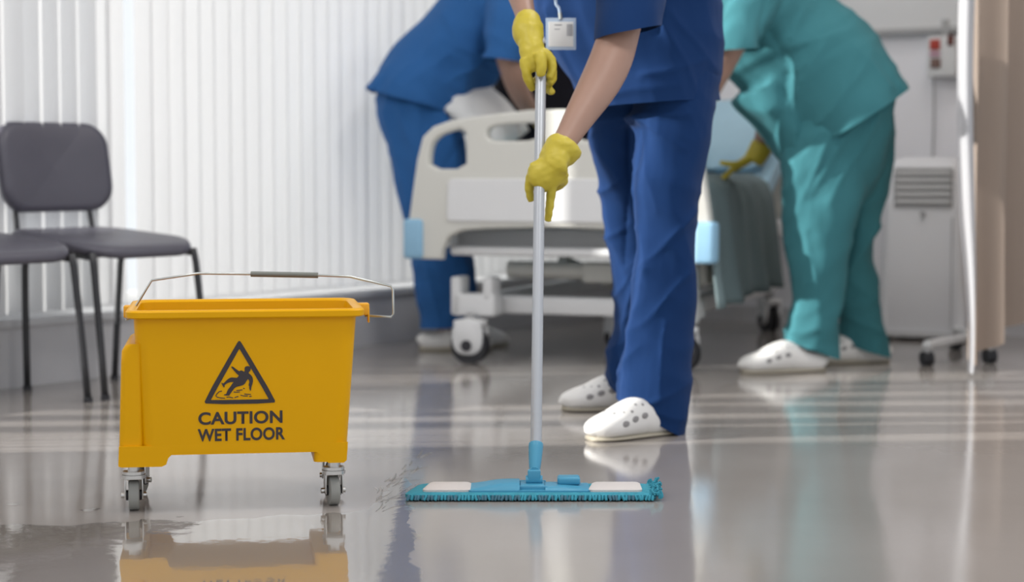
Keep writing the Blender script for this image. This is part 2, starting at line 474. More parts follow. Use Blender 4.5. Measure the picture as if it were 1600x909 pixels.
# ------------------------------------------------------------ cleaning bucket
BA = math.atan2(.147, .989)
EX = Vector((math.cos(BA), math.sin(BA), 0)); EY = Vector((-math.sin(BA), math.cos(BA), 0))
B0 = Vector((-.74, 3.64, 0))
bc = B0 + EX * .22 + EY * .14
bk = thing('mop_bucket', 'yellow plastic mop bucket on castors with caution wet floor sign', 'bucket', tuple(bc), BA)
def BW(s, t, z): q = B0 + EX * s + EY * t; return Vector((q.x, q.y, z))
def rrect(s0, s1, t0, t1, r, z, n=8):
    out = []
    for (cx, cy, a0) in ((s1 - r, t0 + r, -90), (s1 - r, t1 - r, 0), (s0 + r, t1 - r, 90), (s0 + r, t0 + r, 180)):
        for i in range(n + 1):
            a = math.radians(a0 + 90 * i / n); out.append(BW(cx + r * math.cos(a), cy + r * math.sin(a), z))
    return out
def stack(loops, closed_top=False):
    mb = MB(); n = len(loops[0]); vs = [p for l in loops for p in l]
    fs = [(i * n + k, i * n + (k + 1) % n, (i + 1) * n + (k + 1) % n, (i + 1) * n + k) for i in range(len(loops) - 1) for k in range(n)]
    fs.append(tuple(range(n))[::-1]); fs.append(tuple((len(loops) - 1) * n + k for k in range(n)))
    return mb.add(vs, fs)
L = []
def lv(z, g=0.0, inn=0.0):
    u = (z - .10) / .29
    return rrect(.030 - .012 * u - g + inn, .424 + .022 * u + g - inn, 0.0 - g + inn, .262 + .03 * u + g - inn, max(.03 - inn, .012), z)
for z in (.112, .2, .3, .374): L.append(lv(z))
for (z, g) in ((.3745, .012), (.377, .0145), (.387, .0145), (.3895, .012), (.391, .006), (.389, .000)): L.append(lv(z, g))
for z in (.386, .3, .2, .13): L.append(lv(z, 0, .004))
obj('tub', stack(L), M_yellow, bk)
# front and rear skirts with the raised arch between the feet
sk = [(-.012, .090), (-.012, .084), (-.006, .082), (.070, .082), (.078, .086), (.082, .098), (.090, .106), (.100, .109), (.345, .109), (.362, .106), (.374, .098), (.382, .088), (.388, .082), (.418, .082), (.4235, .087), (.426, .122), (-.0105, .122)]
sk = [(a, b + .008) for a, b in sk]
def skirt(t): return Matrix.Translation(BW(0, t, 0)) @ Matrix.Rotation(BA, 4, 'Z') @ Matrix.Rotation(math.pi / 2, 4, 'X')
wing = [(-.012, .085), (.07, .085), (.07, .12), (.05, .25), (.035, .33), (.012, .333), (.001, .328), (-.004, .318), (-.008, .25)]
curve_plate('front_skirt', [[(a, b) for a, b in sk if not (b > .25 and a < .03)][:]], .006, skirt(.0028), M_yellow, bk, 0)
curve_plate('rear_skirt', [[(a, b) for a, b in sk if not (b > .25 and a < .03)][:]], .006, skirt(.262), M_yellow, bk, .001)
wg = MB()
def wring(z, s0): 
    return rrect(s0, .036, .006, .262, .012, z)
obj('side_leg', stack([wring(.09, -.012), wring(.2, -.0085), wring(.29, -.0055), wring(.312, -.004), wring(.322, .002), wring(.326, .009)]), M_yellow, bk)
obj('right_leg', stack([rrect(.36, .4235, .0, .262, .012, .092), rrect(.36, .4265, 0.0004, .262, .012, .118)]), M_yellow, bk)
obj('handle_lug', MB().box(BW(.466, .15, .378)[:], (.026, .03, .024), BA, .003), M_orange, bk)
obj('handle_lug', MB().box(BW(.004, .15, .378)[:], (.02, .03, .024), BA, .003), M_orange, bk)
obj('lug_fin', MB().box(BW(.4775, .15, .366)[:], (.003, .03, .03), BA, .001), M_orange, bk)
# wire handle swung over the rim
Yh = BW(.23, .15, 0).y
Yl, Yr = BW(0, .15, 0).y, BW(.5, .15, 0).y
wp = [P(203, 497, Yl), P(196, 500, Yl), P(199, 492, Yl), P(213, 477, Yl), P(237, 438, Yl), P(310, 427, Yl + .02), P(392, 428, Yh), P(497, 430, Yh), P(547, 432, Yr - .02), P(611, 447, Yr), P(614, 453, Yr), P(615, 490, Yr), P(611, 495, Yr), P(570, 493, Yr)]
obj('wire_handle', MB().tube([q[:] for q in wp], .0024, 10, 1), M_wire, bk, True)
obj('handle_grip', MB().tube([P(392, 428, Yh)[:], P(497, 430, Yh)[:]], .0056, 14), mat('grey_grip', (.16, .17, .15), .4), bk)
# castors
def castor(par, s, t, swivel):
    c = BW(s, t, 0); R = .029; A = swivel
    dx = Vector((math.cos(A), math.sin(A), 0))           # axle direction
    fw = Vector((-dx.y, dx.x, 0))
    cs = obj('castor', MB().cyl(c + Vector((0, 0, .082)), .011, .022).cyl(c + Vector((0, 0, .074)), .021, .006).cyl(c + Vector((0, 0, .067)), .023, .007), M_chrome, par)
    wc = c + fw * .006 + Vector((0, 0, R))
    fk = MB(); 
    for sg in (-1, 1):
        q = c + dx * (.0165 * sg)
        fk.box((q + fw * .003 + Vector((0, 0, .045)))[:], (.0025, .024, .044), A, .0008)
        fk.cyl(wc + dx * (.021 * sg), .0055, .006, dx, 12)
    fk.box((c + Vector((0, 0, .063)))[:], (.036, .03, .003), A, .0008)
    obj('fork', fk, M_chrome, cs)
    obj('wheel', MB().loft([((wc - dx * .0105)[:], R - .004, R - .004), ((wc - dx * .0085)[:], R, R), ((wc + dx * .0085)[:], R, R), ((wc + dx * .0105)[:], R - .004, R - .004)], (0, 0, 1), 36, 1), M_rubber, cs)
    obj('hub', MB().cyl(wc, .010, .030, dx, 16), M_dark, cs)
for s, t, sw in ((.0145, .04, .05), (.40, .04, .12), (.0155, .228, -.32), (.405, .228, -.2)):
    castor(bk, s, t, BA + sw)
# printed warning
fn = -EY; f0 = BW(0, -.0005, 0)
def sgn(px, py):
    q = hit_plane(px, py, f0, fn) - BW(0, 0, 0); return (q.dot(EX), q.z)
def crop(x, y): return sgn(290 + x / 4.783, 520 + y / 4.783)
def decal(name, loops, m=None):
    return curve_plate(name, loops, .0004, skirt(-.0008), m or M_print, bk)
tri_o = smooth_loop([sgn(374, 531), sgn(379, 538), sgn(430, 624), sgn(429, 630), sgn(322, 631.5), sgn(319, 626), sgn(369, 538)], 1)
tri_i = smooth_loop([sgn(374, 545), sgn(375, 546), sgn(420, 622.5), sgn(419, 623.5), sgn(330, 625), sgn(329.5, 624), sgn(373, 546)], 1)
decal('warning_triangle', [tri_o, tri_i])
fig = [(440, 262), (448, 250), (465, 247), (482, 252), (488, 266), (484, 282), (474, 291), (470, 300), (484, 310), (498, 325), (505, 352), (500, 380), (492, 402), (488, 432), (482, 432), (475, 412), (477, 398), (470, 390), (478, 365), (468, 342), (455, 358), (440, 385), (410, 396), (380, 402), (362, 415), (345, 440), (330, 460), (328, 468), (300, 468), (284, 465), (290, 458), (305, 456), (312, 430), (335, 400), (352, 375), (362, 365), (330, 368), (305, 378), (290, 392), (292, 404), (284, 408), (266, 372), (274, 372), (280, 380), (310, 350), (335, 332), (370, 334), (385, 335), (400, 318), (385, 308), (365, 285), (345, 262), (340, 252), (352, 250), (378, 270), (402, 288), (412, 278), (428, 284), (438, 290), (442, 280)]
decal('falling_figure', [smooth_loop([crop(a, b) for a, b in fig], 1)])
def stroke(pts, wd=3.2):
    l = []; r = []
    for i, (x, y) in enumerate(pts):
        a = pts[max(i - 1, 0)]; b = pts[min(i + 1, len(pts) - 1)]
        dx, dy = b[0] - a[0], b[1] - a[1]; q = math.hypot(dx, dy); nx, ny = -dy / q * wd, dx / q * wd
        l.append(crop(x + nx, y + ny)); r.append(crop(x - nx, y - ny))
    return l + r[::-1]
decal('puddle_lines', [stroke(q) for q in ([(272, 434), (252, 438), (234, 455), (226, 470), (236, 480), (262, 485), (294, 488)], [(306, 481), (325, 478), (340, 482), (355, 485)], [(365, 484), (380, 478), (394, 474)], [(358, 440), (380, 443), (405, 440)], [(380, 430), (400, 428), (424, 425)], [(430, 413), (442, 416)], [(410, 464), (430, 470), (465, 471)], [(438, 455), (460, 458), (488, 459)], [(476, 475), (494, 472)])])
def lettering(txt, x0, x1, y_l, y_r, cap_px, word):
    cu = bpy.data.curves.new('t', 'FONT'); cu.body = txt; cu.size = 1; cu.offset = .03; cu.space_character = 1.04
    tmp = bpy.data.objects.new('t', cu); C.objects.link(tmp)
    me = bpy.data.meshes.new_from_object(tmp.evaluated_get(bpy.context.evaluated_depsgraph_get())); bpy.data.objects.remove(tmp)
    xs = [v.co.x for v in me.vertices]; ys = [v.co.y for v in me.vertices]
    a = sgn(x0, y_l); b = sgn(x1, y_r); t = sgn(x0, y_l - cap_px)
    for v in me.vertices:
        u = (v.co.x - min(xs)) / (max(xs) - min(xs)); q = (v.co.y - min(ys)) / (max(ys) - min(ys))
        v.co = BW(a[0] + (b[0] - a[0]) * u, -.0009, a[1] + (b[1] - a[1]) * u + (t[1] - a[1]) * q)
    finish(word, me, M_print, bk, False)
lettering('CAUTION', 310, 441.5, 664, 660.5, 20, 'upper_lettering')
lettering('WET FLOOR', 309, 445.5, 690, 686.5, 20, 'lower_lettering')

# ------------------------------------------------------------ puddle
pb = [(-420, 830), (-150, 824), (0, 821), (60, 820), (110, 822), (150, 817), (200, 817), (222, 811), (240, 813), (300, 815), (345, 812), (400, 811), (440, 806), (480, 806), (520, 801), (548, 802), (575, 795), (590, 786), (600, 774), (612, 765), (618, 752), (632, 744), (640, 752), (634, 770), (642, 786), (650, 800), (640, 818), (655, 840), (640, 870), (660, 900), (650, 960), (680, 1050), (600, 1200), (-500, 1200)]
pw_ = [floor_pt(*q) for q in pb]
def rough_edge(pts):
    out = []
    for i, a in enumerate(pts):
        b = pts[(i + 1) % len(pts)]; n = max(1, int((b - a).length / .012))
        for k in range(n):
            q = a.lerp(b, k / n); nn = (b - a).cross(Vector((0, 0, 1))).normalized()
            out.append(q + nn * (.014 * noise.noise(q * 14) + .008 * noise.noise(q * 45)))
    return out
pe = [(q.x, q.y) for q in rough_edge(pw_)]
pc_ = Vector((-.5, 3.0, 0))
pd = thing('puddle', 'thin puddle of clear water on the floor in front of the yellow bucket', 'puddle', tuple(pc_))
wf_ = curve_plate('water_film', [pe], .0, Matrix.Translation((0, 0, .0012)), M_water, pd)
for (qx, qy, sx, sy) in ((138, 798, 12, 2.5), (150, 796, 6, 2), (20, 789, 10, 1.5), (280, 808, 6, 1.2)):
    c = floor_pt(qx, qy); r1 = sx / 786; r2 = sy / 786 * 4
    curve_plate('droplet_patch', [[(c.x + r1 * math.cos(a) * (1 + .3 * math.sin(3 * a)), c.y + r2 * math.sin(a)) for a in [i * .3 for i in range(21)]]], .0, Matrix.Translation((0, 0, .0012)), M_water, pd)

# swept ridges of water beside the left end of the mop
rg = MB(); r9 = random.Random(9)
for i in range(34):
    px_, py_ = r9.uniform(585, 655), 0
    py_ = 790 - (px_ - 585) * .75 + r9.uniform(-26, 22)
    a = floor_pt(px_, py_); ln = r9.uniform(.02, .075); ang = math.radians(r9.uniform(58, 84)); cv = r9.uniform(-.3, .3)
    p3 = [(a.x + math.cos(ang + cv * k) * ln * k / 2, a.y + math.sin(ang + cv * k) * ln * k * .9, .0012) for k in range(3)]
    rg.loft([(p3[0], .0006, .0005), (p3[1], .0018, .0014), (p3[2], .0006, .0005)], (1, 0, 0), 8, 3)
tag(obj('swept_ridge', rg, M_water, pd, True), kind='stuff')

# ------------------------------------------------------------ mop
MF = floor_pt(836, 783)
POLE_A = P(845, 112, 4.30); POLE_B = P(837, 735, 3.87)
def pole_at(py, off=0):
    lo, hi = 0., 1.
    for _ in range(40):
        m_ = (lo + hi) / 2; q = POLE_A.lerp(POLE_B, m_); d = q - Vector((0, 0, CAM_H))
        zc = d.y * math.cos(TH) - d.z * math.sin(TH); yc = -(d.y * math.sin(TH) + d.z * math.cos(TH))
        y = 454.5 + F_PX * yc / zc
        if y < py: lo = m_
        else: hi = m_
    return POLE_A.lerp(POLE_B, lo)
mop = thing('flat_mop', 'flat floor mop with silver pole and blue head held by middle person', 'mop', (MF.x, MF.y + .07, 0))
Y0 = MF.y
def mp_(px): return (px - 800) / F_PX * (Y0 + .05)
pl = MB().tube([POLE_B.lerp(POLE_A, .03)[:], POLE_A[:]], .0118, 24); obj('pole', pl, M_pole, mop)
pdir = (POLE_A - POLE_B).normalized()
sk0 = pole_at(693)
ft = Vector((mp_(835), Y0 + .068, .032))
obj('socket', MB().loft([(sk0[:], .0145, .0145), (sk0.lerp(ft, .12)[:], .0148, .0148), (sk0.lerp(ft, .55)[:], .0125, .0125), (sk0.lerp(ft, .78)[:], .0105, .0105)], n=24, sub=3), M_mopb, mop, True)
obj('swivel_joint', MB().cyl(sk0.lerp(ft, .78)[:], .0115, .024, (0, 1, 0), 20).cyl(ft[:], .009, .034, (1, 0, 0), 16).box((ft + Vector((0, 0, .008)))[:], (.026, .018, .026), 0, .003), M_mopb, mop)
# cloth base: rounded slab with raised thin edge
zb = .010
def trap(x0, x1, y0, y1, z, r=.02, n=6, skew=.018):
    out = []
    for (cx, cy, a0) in ((x1 - r, y0 + r, -90), (x1 - r - 0 * skew, y1 - r, 0), (x0 + r + skew, y1 - r, 90), (x0 + r, y0 + r, 180)):
        for i in range(n + 1):
            a = math.radians(a0 + 90 * i / n); out.append(Vector((cx + r * math.cos(a), cy + r * math.sin(a), z)))
    return out
xl, xr = mp_(633), mp_(1026)
obj('mop_cloth', stack([trap(xl + .004, xr - .004, Y0 + .008, Y0 + .125, .002), trap(xl, xr, Y0 + .002, Y0 + .13, .006), trap(xl, xr, Y0 + .002, Y0 + .13, .012), trap(xl + .006, xr - .006, Y0 + .008, Y0 + .122, .0155)]), M_mopf, mop)
for (a, b) in ((660, 735), (920, 1004)):
    obj('cloth_pocket', stack([trap(mp_(a), mp_(b), Y0 + .018, Y0 + .112, .013, .012, 5, .01), trap(mp_(a), mp_(b), Y0 + .018, Y0 + .112, .0195, .012, 5, .01), trap(mp_(a) + .004, mp_(b) - .004, Y0 + .022, Y0 + .108, .0215, .01, 5, .01)]), M_pad, mop)
hf = stack([trap(mp_(732), mp_(922), Y0 + .016, Y0 + .114, .013, .008, 4, .0), trap(mp_(732), mp_(922), Y0 + .016, Y0 + .114, .0185, .008, 4, 0)])
head = obj('head_frame', hf, M_mopb, mop)
def hump(x0, x1, h0, h1, y0, y1, name):
    mb = MB(); n = 8; vs = []
    for i in range(n + 1):
        u = i / n; x = x0 + (x1 - x0) * u; h = h0 + (h1 - h0) * math.sin(min(u * 1.25, 1) * math.pi / 2)
        for (y, z) in ((y0, .017), (y0 + .006, .018 + h * .7), (y0 + .02, .018 + h), (y1 - .02, .018 + h), (y1 - .006, .018 + h * .7), (y1, .017)):
            vs.append((x, y, z))
    fs = [(i * 6 + k, i * 6 + k + 1, i * 6 + k + 7, i * 6 + k + 6) for i in range(n) for k in range(5)]
    fs += [tuple(range(6)), tuple(n * 6 + k for k in range(6))[::-1]]
    mb.add(vs, fs); return obj(name, mb, M_mopb, head, False, 50)
hump(mp_(734), mp_(812), .001, .013, Y0 + .018, Y0 + .11, 'left_wing')
hump(mp_(922), mp_(852), .001, .006, Y0 + .018, Y0 + .11, 'right_wing')
obj('pedal_button', MB().box((mp_(890), Y0 + .08, .030), (.046, .04, .016), 0, .005), M_mopb, head)
obj('centre_channel', MB().box((mp_(832), Y0 + .065, .022), (.05, .05, .008), 0, .002).box((mp_(832), Y0 + .035, .021), (.056, .008, .010), 0, .002).box((mp_(832), Y0 + .10, .021), (.056, .008, .010), 0, .002), M_mopb, head)
rn = random.Random(5)
ch = MB(); cd_ = MB()
for row in range(2):
    for i in range(74):
        x = xl + .008 + (xr - xl - .016) * i / 73; y = Y0 + .004 - row * .006 + rn.uniform(-.002, .002)
        (ch if (row == 0 or rn.random() < .5) else cd_).loft([((x, y + .012, .011), .0022, .0022), ((x + rn.uniform(-.002, .002), y, .009), .0030, .0030), ((x + rn.uniform(-.003, .003), y - .004, .003), .0026, .0024)], n=6, sub=2)
for i in range(60):
    y = Y0 + rn.uniform(.0, .125); x = xr + rn.uniform(-.014, .004)
    q = Vector((x, y, rn.uniform(.008, .018)))
    ch.loft([(q[:], .003, .003), ((q + Vector((rn.uniform(0, .008), rn.uniform(-.006, .006), rn.uniform(-.004, .012))))[:], .0034, .0034), ((q + Vector((rn.uniform(.004, .012), rn.uniform(-.008, .008), rn.uniform(-.008, .017))))[:], .002, .002)], n=6, sub=2)
tag(obj('fringe', ch, M_mopf, mop), kind='stuff')
tag(obj('dark_fringe', cd_, M_mopd, mop), kind='stuff')

# ------------------------------------------------------------ waiting chairs
def tilt_pad(wd, ht, th, bow):
    """cushion standing in x-z, rounded corners, bowed along y"""
    mb = MB(); pts = []; n = 10; r = min(wd, ht) * .28
    for (cx, cz, a0) in ((wd / 2 - r, -ht / 2 + r, -90), (wd / 2 - r, ht / 2 - r, 0), (-wd / 2 + r, ht / 2 - r, 90), (-wd / 2 + r, -ht / 2 + r, 180)):
        for i in range(n): a = math.radians(a0 + 90 * i / (n - 1)); pts.append((cx + r * math.cos(a), cz + r * math.sin(a)))
    prof = [(.0, -.5), (.5, -.5), (.86, -.48), (.97, -.36), (1, -.1), (1, .1), (.97, .36), (.86, .48), (.5, .5), (0, .5)]
    vs = []
    for s_, d in prof:
        for (x, z) in pts:
            X = x * max(s_, .001); Z = z * max(s_, .001); vs.append((X, d * th + bow * (1 - (2 * X / wd) ** 2), Z))
    k = len(pts)
    fs = [(i * k + j, i * k + (j + 1) % k, (i + 1) * k + (j + 1) % k, (i + 1) * k + j) for i in range(len(prof) - 1) for j in range(k)]
    return mb.add(vs, fs)
def place(mb, M): mb.v = [tuple(M @ Vector(v)) for v in mb.v]; return mb
def make_chair(label, loc, rz):
    # local frame: x across, -y to the front
    c = local_thing('waiting_chair', label, 'chair', loc, rz, 'linked waiting chairs')
    st = place(tilt_pad(.455, .43, .042, .0), Matrix.Translation((0, -.005, .437)) @ Matrix.Rotation(math.radians(-87), 4, 'X'))
    for i, (x, y, z) in enumerate(st.v): st.v[i] = (x, y, z + .012 * (y / .2) ** 2 * (1 if y > 0 else -1.1) + .008 * (x / .22) ** 2)
    obj('seat', st, M_vinyl, c, True)
    obj('backrest', place(tilt_pad(.43, .275, .05, .03), Matrix.Translation((0, .195, .665)) @ Matrix.Rotation(math.radians(-9), 4, 'X')), M_vinyl, c, True)
    for sx in (-1, 1):
        obj('leg', MB().tube([(sx * .19, -.12, .408), (sx * .20, -.17, .405), (sx * .205, -.19, .38), (sx * .21, -.235, .0)], .0105, 12, 3), M_black, c, True)
        obj('leg', MB().tube([(sx * .19, .10, .408), (sx * .19, .12, .36), (sx * .175, .135, .0)], .0105, 12, 3), M_black, c, True)
        obj('back_support', MB().tube([(sx * .14, .05, .405), (sx * .15, .17, .408), (sx * .15, .195, .45), (sx * .14, .235, .70)], .009, 12, 3), M_black, c, True)
        obj('foot_cap', MB().cyl((sx * .21, -.235, .007), .013, .014).cyl((sx * .175, .135, .007), .013, .014), M_dark, c)
    obj('seat_frame', MB().box((0, -.12, .408), (.39, .02, .016)).box((0, .10, .408), (.39, .02, .016)).box((-.19, -.01, .408), (.02, .24, .016)).box((.19, -.01, .408), (.02, .24, .016)).cyl((-.1, -.05, .4), .012, .02).cyl((.1, -.05, .4), .012, .02), M_black, c)
    return c
ca = AW
# front-left leg of the right chair stands at (-1.142, 5.457)
def chair_at(flx, fly):
    return Vector((flx, fly, 0)) + WD * .21 - WN * .235
cB = chair_at(-1.16, 5.445)
cA = cB - WD * .485
make_chair('grey vinyl waiting chair, its whole curved backrest in view, beside the blinds', cB[:], ca)
make_chair('grey vinyl waiting chair cut off by left edge, in front of the other chair', cA[:], ca)

# ------------------------------------------------------------ hospital bed
BL = math.radians(20)
LD = Vector((math.sin(BL), math.cos(BL), 0)); SD = Vector((math.cos(BL), -math.sin(BL), 0))
F0 = Vector((.15, 6.33, 0))
bed = thing('hospital_bed', 'cream hospital bed on castors behind the person with the mop', 'bed', tuple(F0 + LD * .95))
def D(u, v, z): q = F0 + SD * u + LD * v; return Vector((q.x, q.y, z))
BR = -BL
def dbox(u, v, z, s, bev=.004, mb=None): return (mb or MB()).box(D(u, v, z)[:], s, BR, bev)
def bpl(px, py):
    q = hit_plane(px, py, F0, LD) - F0; return (q.dot(SD), q.z)
def mirror(l): return l + [(-x, z) for x, z in l[::-1]]
left = [bpl(*q) for q in ((880, 171), (830, 172), (760, 180), (705, 189), (680, 198), (664, 214), (655, 250), (648, 300), (642, 345), (641, 404), (693, 405), (695, 388), (704, 370), (724, 360), (760, 357), (880, 355))]
left[0] = (-.001, left[0][1]); left[-1] = (-.001, left[-1][1])
outer = mirror(left)
hA = smooth_loop([bpl(*q) for q in ((673, 264), (675, 235), (682, 218), (700, 207), (731, 200), (731, 230), (732, 264))], 1)
hS = smooth_loop([bpl(*q) for q in ((764, 206), (772, 196), (800, 193), (880, 191), (880, 214), (800, 218), (775, 217))], 1)
zs = [q[1] for q in hS]
hS1 = [(-.24, min(zs) + .0), (-.2, min(zs) - .006), (-.06, min(zs) - .004), (-.045, max(zs) - .012), (-.06, max(zs)), (-.2, max(zs) - .006), (-.24, max(zs) - .02)]
hS1 = smooth_loop(hS1, 1)
PM = Matrix.Translation(F0) @ Matrix.Rotation(BR, 4, 'Z') @ Matrix.Rotation(math.pi / 2, 4, 'X')
fb = curve_plate('footboard', [outer, hA, [(-x, z) for x, z in hA][::-1], hS1, [(-x, z) for x, z in hS1][::-1]], .045, PM, M_cream, bed, .009)
u0, z0 = bpl(703, 345); u1, z1 = bpl(703, 279)
ip = smooth_loop([(u0, z0), (-u0, z0), (-u0, z1), (u0, z1)], 3)
curve_plate('inset_panel', [[(u0 + .01, z0), (u0, z0 + .012), (u0 + .004, z1 - .012), (u0 + .016, z1), (-u0 - .016, z1), (-u0 - .004, z1 - .012), (-u0, z0 + .012), (-u0 - .01, z0)]], .012, PM @ Matrix.Translation((0, 0, .024)), M_white, fb, .003)
for sg in (-1, 1):
    obj('corner_bumper', dbox(sg * .505, 0, .42, (.07, .075, .135), .014), M_bump, bed)
# frame under the mattress
zf = P(800, 380, 6.33).z
obj('end_plate', dbox(0, .13, zf, (.86, .02, .085)), M_grey, bed)
obj('deck_frame', dbox(0, .07, P(800, 394, 6.4).z, (.80, .05, .03), .01, dbox(-.42, .95, .42, (.04, 1.85, .06), .01, dbox(.42, .95, .42, (.04, 1.85, .06), .01, dbox(0, 1.85, .42, (.84, .04, .06), .01)))), M_white, bed)
obj('motor', MB().tube([D(-.28, .3, .305)[:], D(.02, .3, .305)[:]], .03, 20).box(D(.06, .3, .30)[:], (.12, .08, .07), BR, .01).box(D(.33, .32, .305)[:], (.22, .1, .08), BR, .012), M_cream, bed)
obj('lift_arm', MB().tube([D(-.1, .35, .34)[:], D(.05, .75, .2)[:]], .02, 12).tube([D(.28, .3, .35)[:], D(.12, .7, .2)[:]], .02, 12).tube([D(.3, 1.2, .4)[:], D(.3, .9, .2)[:]], .022, 12), M_cream, bed)
obj('base_frame', dbox(-.32, .10, .195, (.15, .09, .075), .008, dbox(-.385, .10, .225, (.035, .09, .13), .008, dbox(-.27, .10, .25, (.035, .09, .08), .008,
    dbox(.02, .2, .19, (.85, .06, .06), .008, dbox(-.36, .9, .19, (.05, 1.5, .06), .008, dbox(.36, .9, .19, (.05, 1.5, .06), .008, dbox(.0, 1.6, .19, (.75, .06, .06), .008))))))), M_white, bed)
obj('corner_leg', dbox(.42, .08, .26, (.07, .08, .22), .01), M_white, bed)
def bed_castor(u, v, yaw, R=.062):
    c = D(u, v, 0); A = yaw
    dx = Vector((math.cos(A), math.sin(A), 0)); fw = Vector((-dx.y, dx.x, 0))
    wc = c + Vector((0, 0, R))
    cs = obj('castor', MB().tube([(c + Vector((0, 0, .12)))[:], (c + Vector((0, 0, .17)))[:]], .018, 14), M_grey, bed)
    for sg in (-1, 1):
        q = wc + dx * (.018 * sg)
        obj('wheel', MB().cyl(q, R, .016, dx, 32), M_dark, cs)
        q2 = wc + dx * (.03 * sg) + Vector((0, 0, .03))
        hp = MB().loft([((q2 - dx * .006 * sg)[:], R * 1.0, R * .88), ((q2 + dx * .003 * sg)[:], R * .98, R * .86), ((q2 + dx * .008 * sg)[:], R * .86, R * .76)], (0, 0, 1), 32, 1, 2.6)
        obj('wheel_cover', hp, M_white, cs)
        obj('hub_cap', MB().cyl(wc + dx * (.040 * sg), .019, .006, dx, 20), M_dark, cs)
    obj('brake_pedal', MB().box((wc + fw * .0 + Vector((0, 0, .075)))[:], (.07, .1, .02), A, .006), M_white, cs)
for (u, v, yw) in ((-.32, .03, math.radians(70)), (.42, .0, math.radians(62)), (.02, .62, math.radians(20)), (.36, 1.6, .3)):
    bed_castor(u, v, yw, .062 if v < .2 else .05)
# mattress with raised head section
mt = MB().box(D(0, .60, .535)[:], (.86, 1.08, .13), BR, .03); obj('mattress', mt, M_sheet, bed)
hm = MB(); bmx = bmesh.new(); bmesh.ops.create_cube(bmx, size=1)
for v in bmx.verts: v.co = Vector((v.co.x * .86, v.co.y * .8, v.co.z * .13))
bmesh.ops.bevel(bmx, geom=list(bmx.edges), offset=.03, segments=3, affect='EDGES')
bmx.transform(Matrix.Translation(D(0, 1.44, .66)) @ Matrix.Rotation(BR, 4, 'Z') @ Matrix.Rotation(math.radians(26), 4, 'X')); hm.bm(bmx)
obj('raised_mattress_section', hm, M_sheet, bed)
obj('headboard', dbox(0, 1.90, .66, (.9, .04, .42), .02), M_cream, bed)
# pillows and bedding lying on the bed
def cushion(mb, c, s, rot, pw=.5):
    bm = bmesh.new(); bmesh.ops.create_cube(bm, size=2); bmesh.ops.subdivide_edges(bm, edges=list(bm.edges), cuts=9, use_grid_fill=True)
    for v in bm.verts:
        x, y, z = v.co; k = (1 - abs(x) ** 3) ** .5 * (1 - abs(y) ** 3) ** .5 if abs(x) < 1 and abs(y) < 1 else 0
        cx = x * (1 - .08 * y * y); cy = y * (1 - .08 * x * x)
        v.co = Vector((cx * s[0] / 2, cy * s[1] / 2, z * s[2] / 2 * max(k, .04) + .008 * noise.noise(Vector((x, y, z)) * 2)))
    bmesh.ops.remove_doubles(bm, verts=bm.verts, dist=.0005)
    bm.transform(Matrix.Translation(c) @ rot); return mb.bm(bm)
R3 = lambda a, ax: Matrix.Rotation(math.radians(a), 4, ax)
pc1 = D(.22, 1.42, .78)
tag(obj('pillow', cushion(MB(), pc1, (.42, .5, .16), Matrix.Rotation(BR, 4, 'Z') @ R3(30, 'X')), M_sheet, None, True), 'pale blue pillow at the raised head of the bed, left of teal person', 'pillow')
pc2 = P(745, 166, 6.9)
tag(obj('pillow', cushion(MB(), pc2 + Vector((.02, 0, -.03)), (.30, .28, .12), Matrix.Rotation(BR, 4, 'Z') @ R3(40, 'Y') @ R3(20, 'X')), M_wpil, None, True), 'white pillow propped on the bed beside the left person arm', 'pillow')
pc3 = P(850, 145, 7.35)
tag(obj('backrest_cushion', cushion(MB(), pc3, (.42, .40, .14), Matrix.Rotation(BR, 4, 'Z') @ R3(78, 'X')), M_blackc, None, True), 'black upholstered cushion standing on the bed between both gloved hands', 'cushion')
# blanket hanging over the right side
bl = MB(); nu, nv = 60, 26; vs = []
prof = [(-.10, .612), (.10, .622), (.30, .628), (.41, .625), (.455, .60), (.475, .54), (.49, .42), (.50, .30), (.51, .205)]
for j in range(nv + 1):
    t = j / nv * (len(prof) - 1); a = min(int(t), len(prof) - 2); f = t - a
    u = prof[a][0] * (1 - f) + prof[a + 1][0] * f; z = prof[a][1] * (1 - f) + prof[a + 1][1] * f
    for i in range(nu + 1):
        s_ = i / nu; v = .035 + 1.0 * s_
        dn = max(0, (t - 4) / 4)
        fold = (.022 * math.sin(s_ * 24 + 1.2 * math.sin(s_ * 7)) + .012 * math.sin(s_ * 51 + 1)) * dn
        zz = z + (.02 * noise.noise(Vector((u * 5, v * 5, 0))) if dn == 0 else .012 * noise.noise(Vector((s_ * 6, 3, 0)))) + .022 * dn * s_
        q = D(u + fold + .012, v + (.03 * dn if s_ > .5 else -.0 * dn), zz); vs.append(q[:])
fs = [(j * (nu + 1) + i, j * (nu + 1) + i + 1, (j + 1) * (nu + 1) + i + 1, (j + 1) * (nu + 1) + i) for j in range(nv) for i in range(nu)]
bl.add(vs, fs); bo = obj('blanket', bl, M_blank, None, True)
md = bo.modifiers.new('thick', 'SOLIDIFY'); md.thickness = .008; md.offset = 1
tag(bo, 'grey green blanket draped over the right side of the hospital bed', 'blanket')

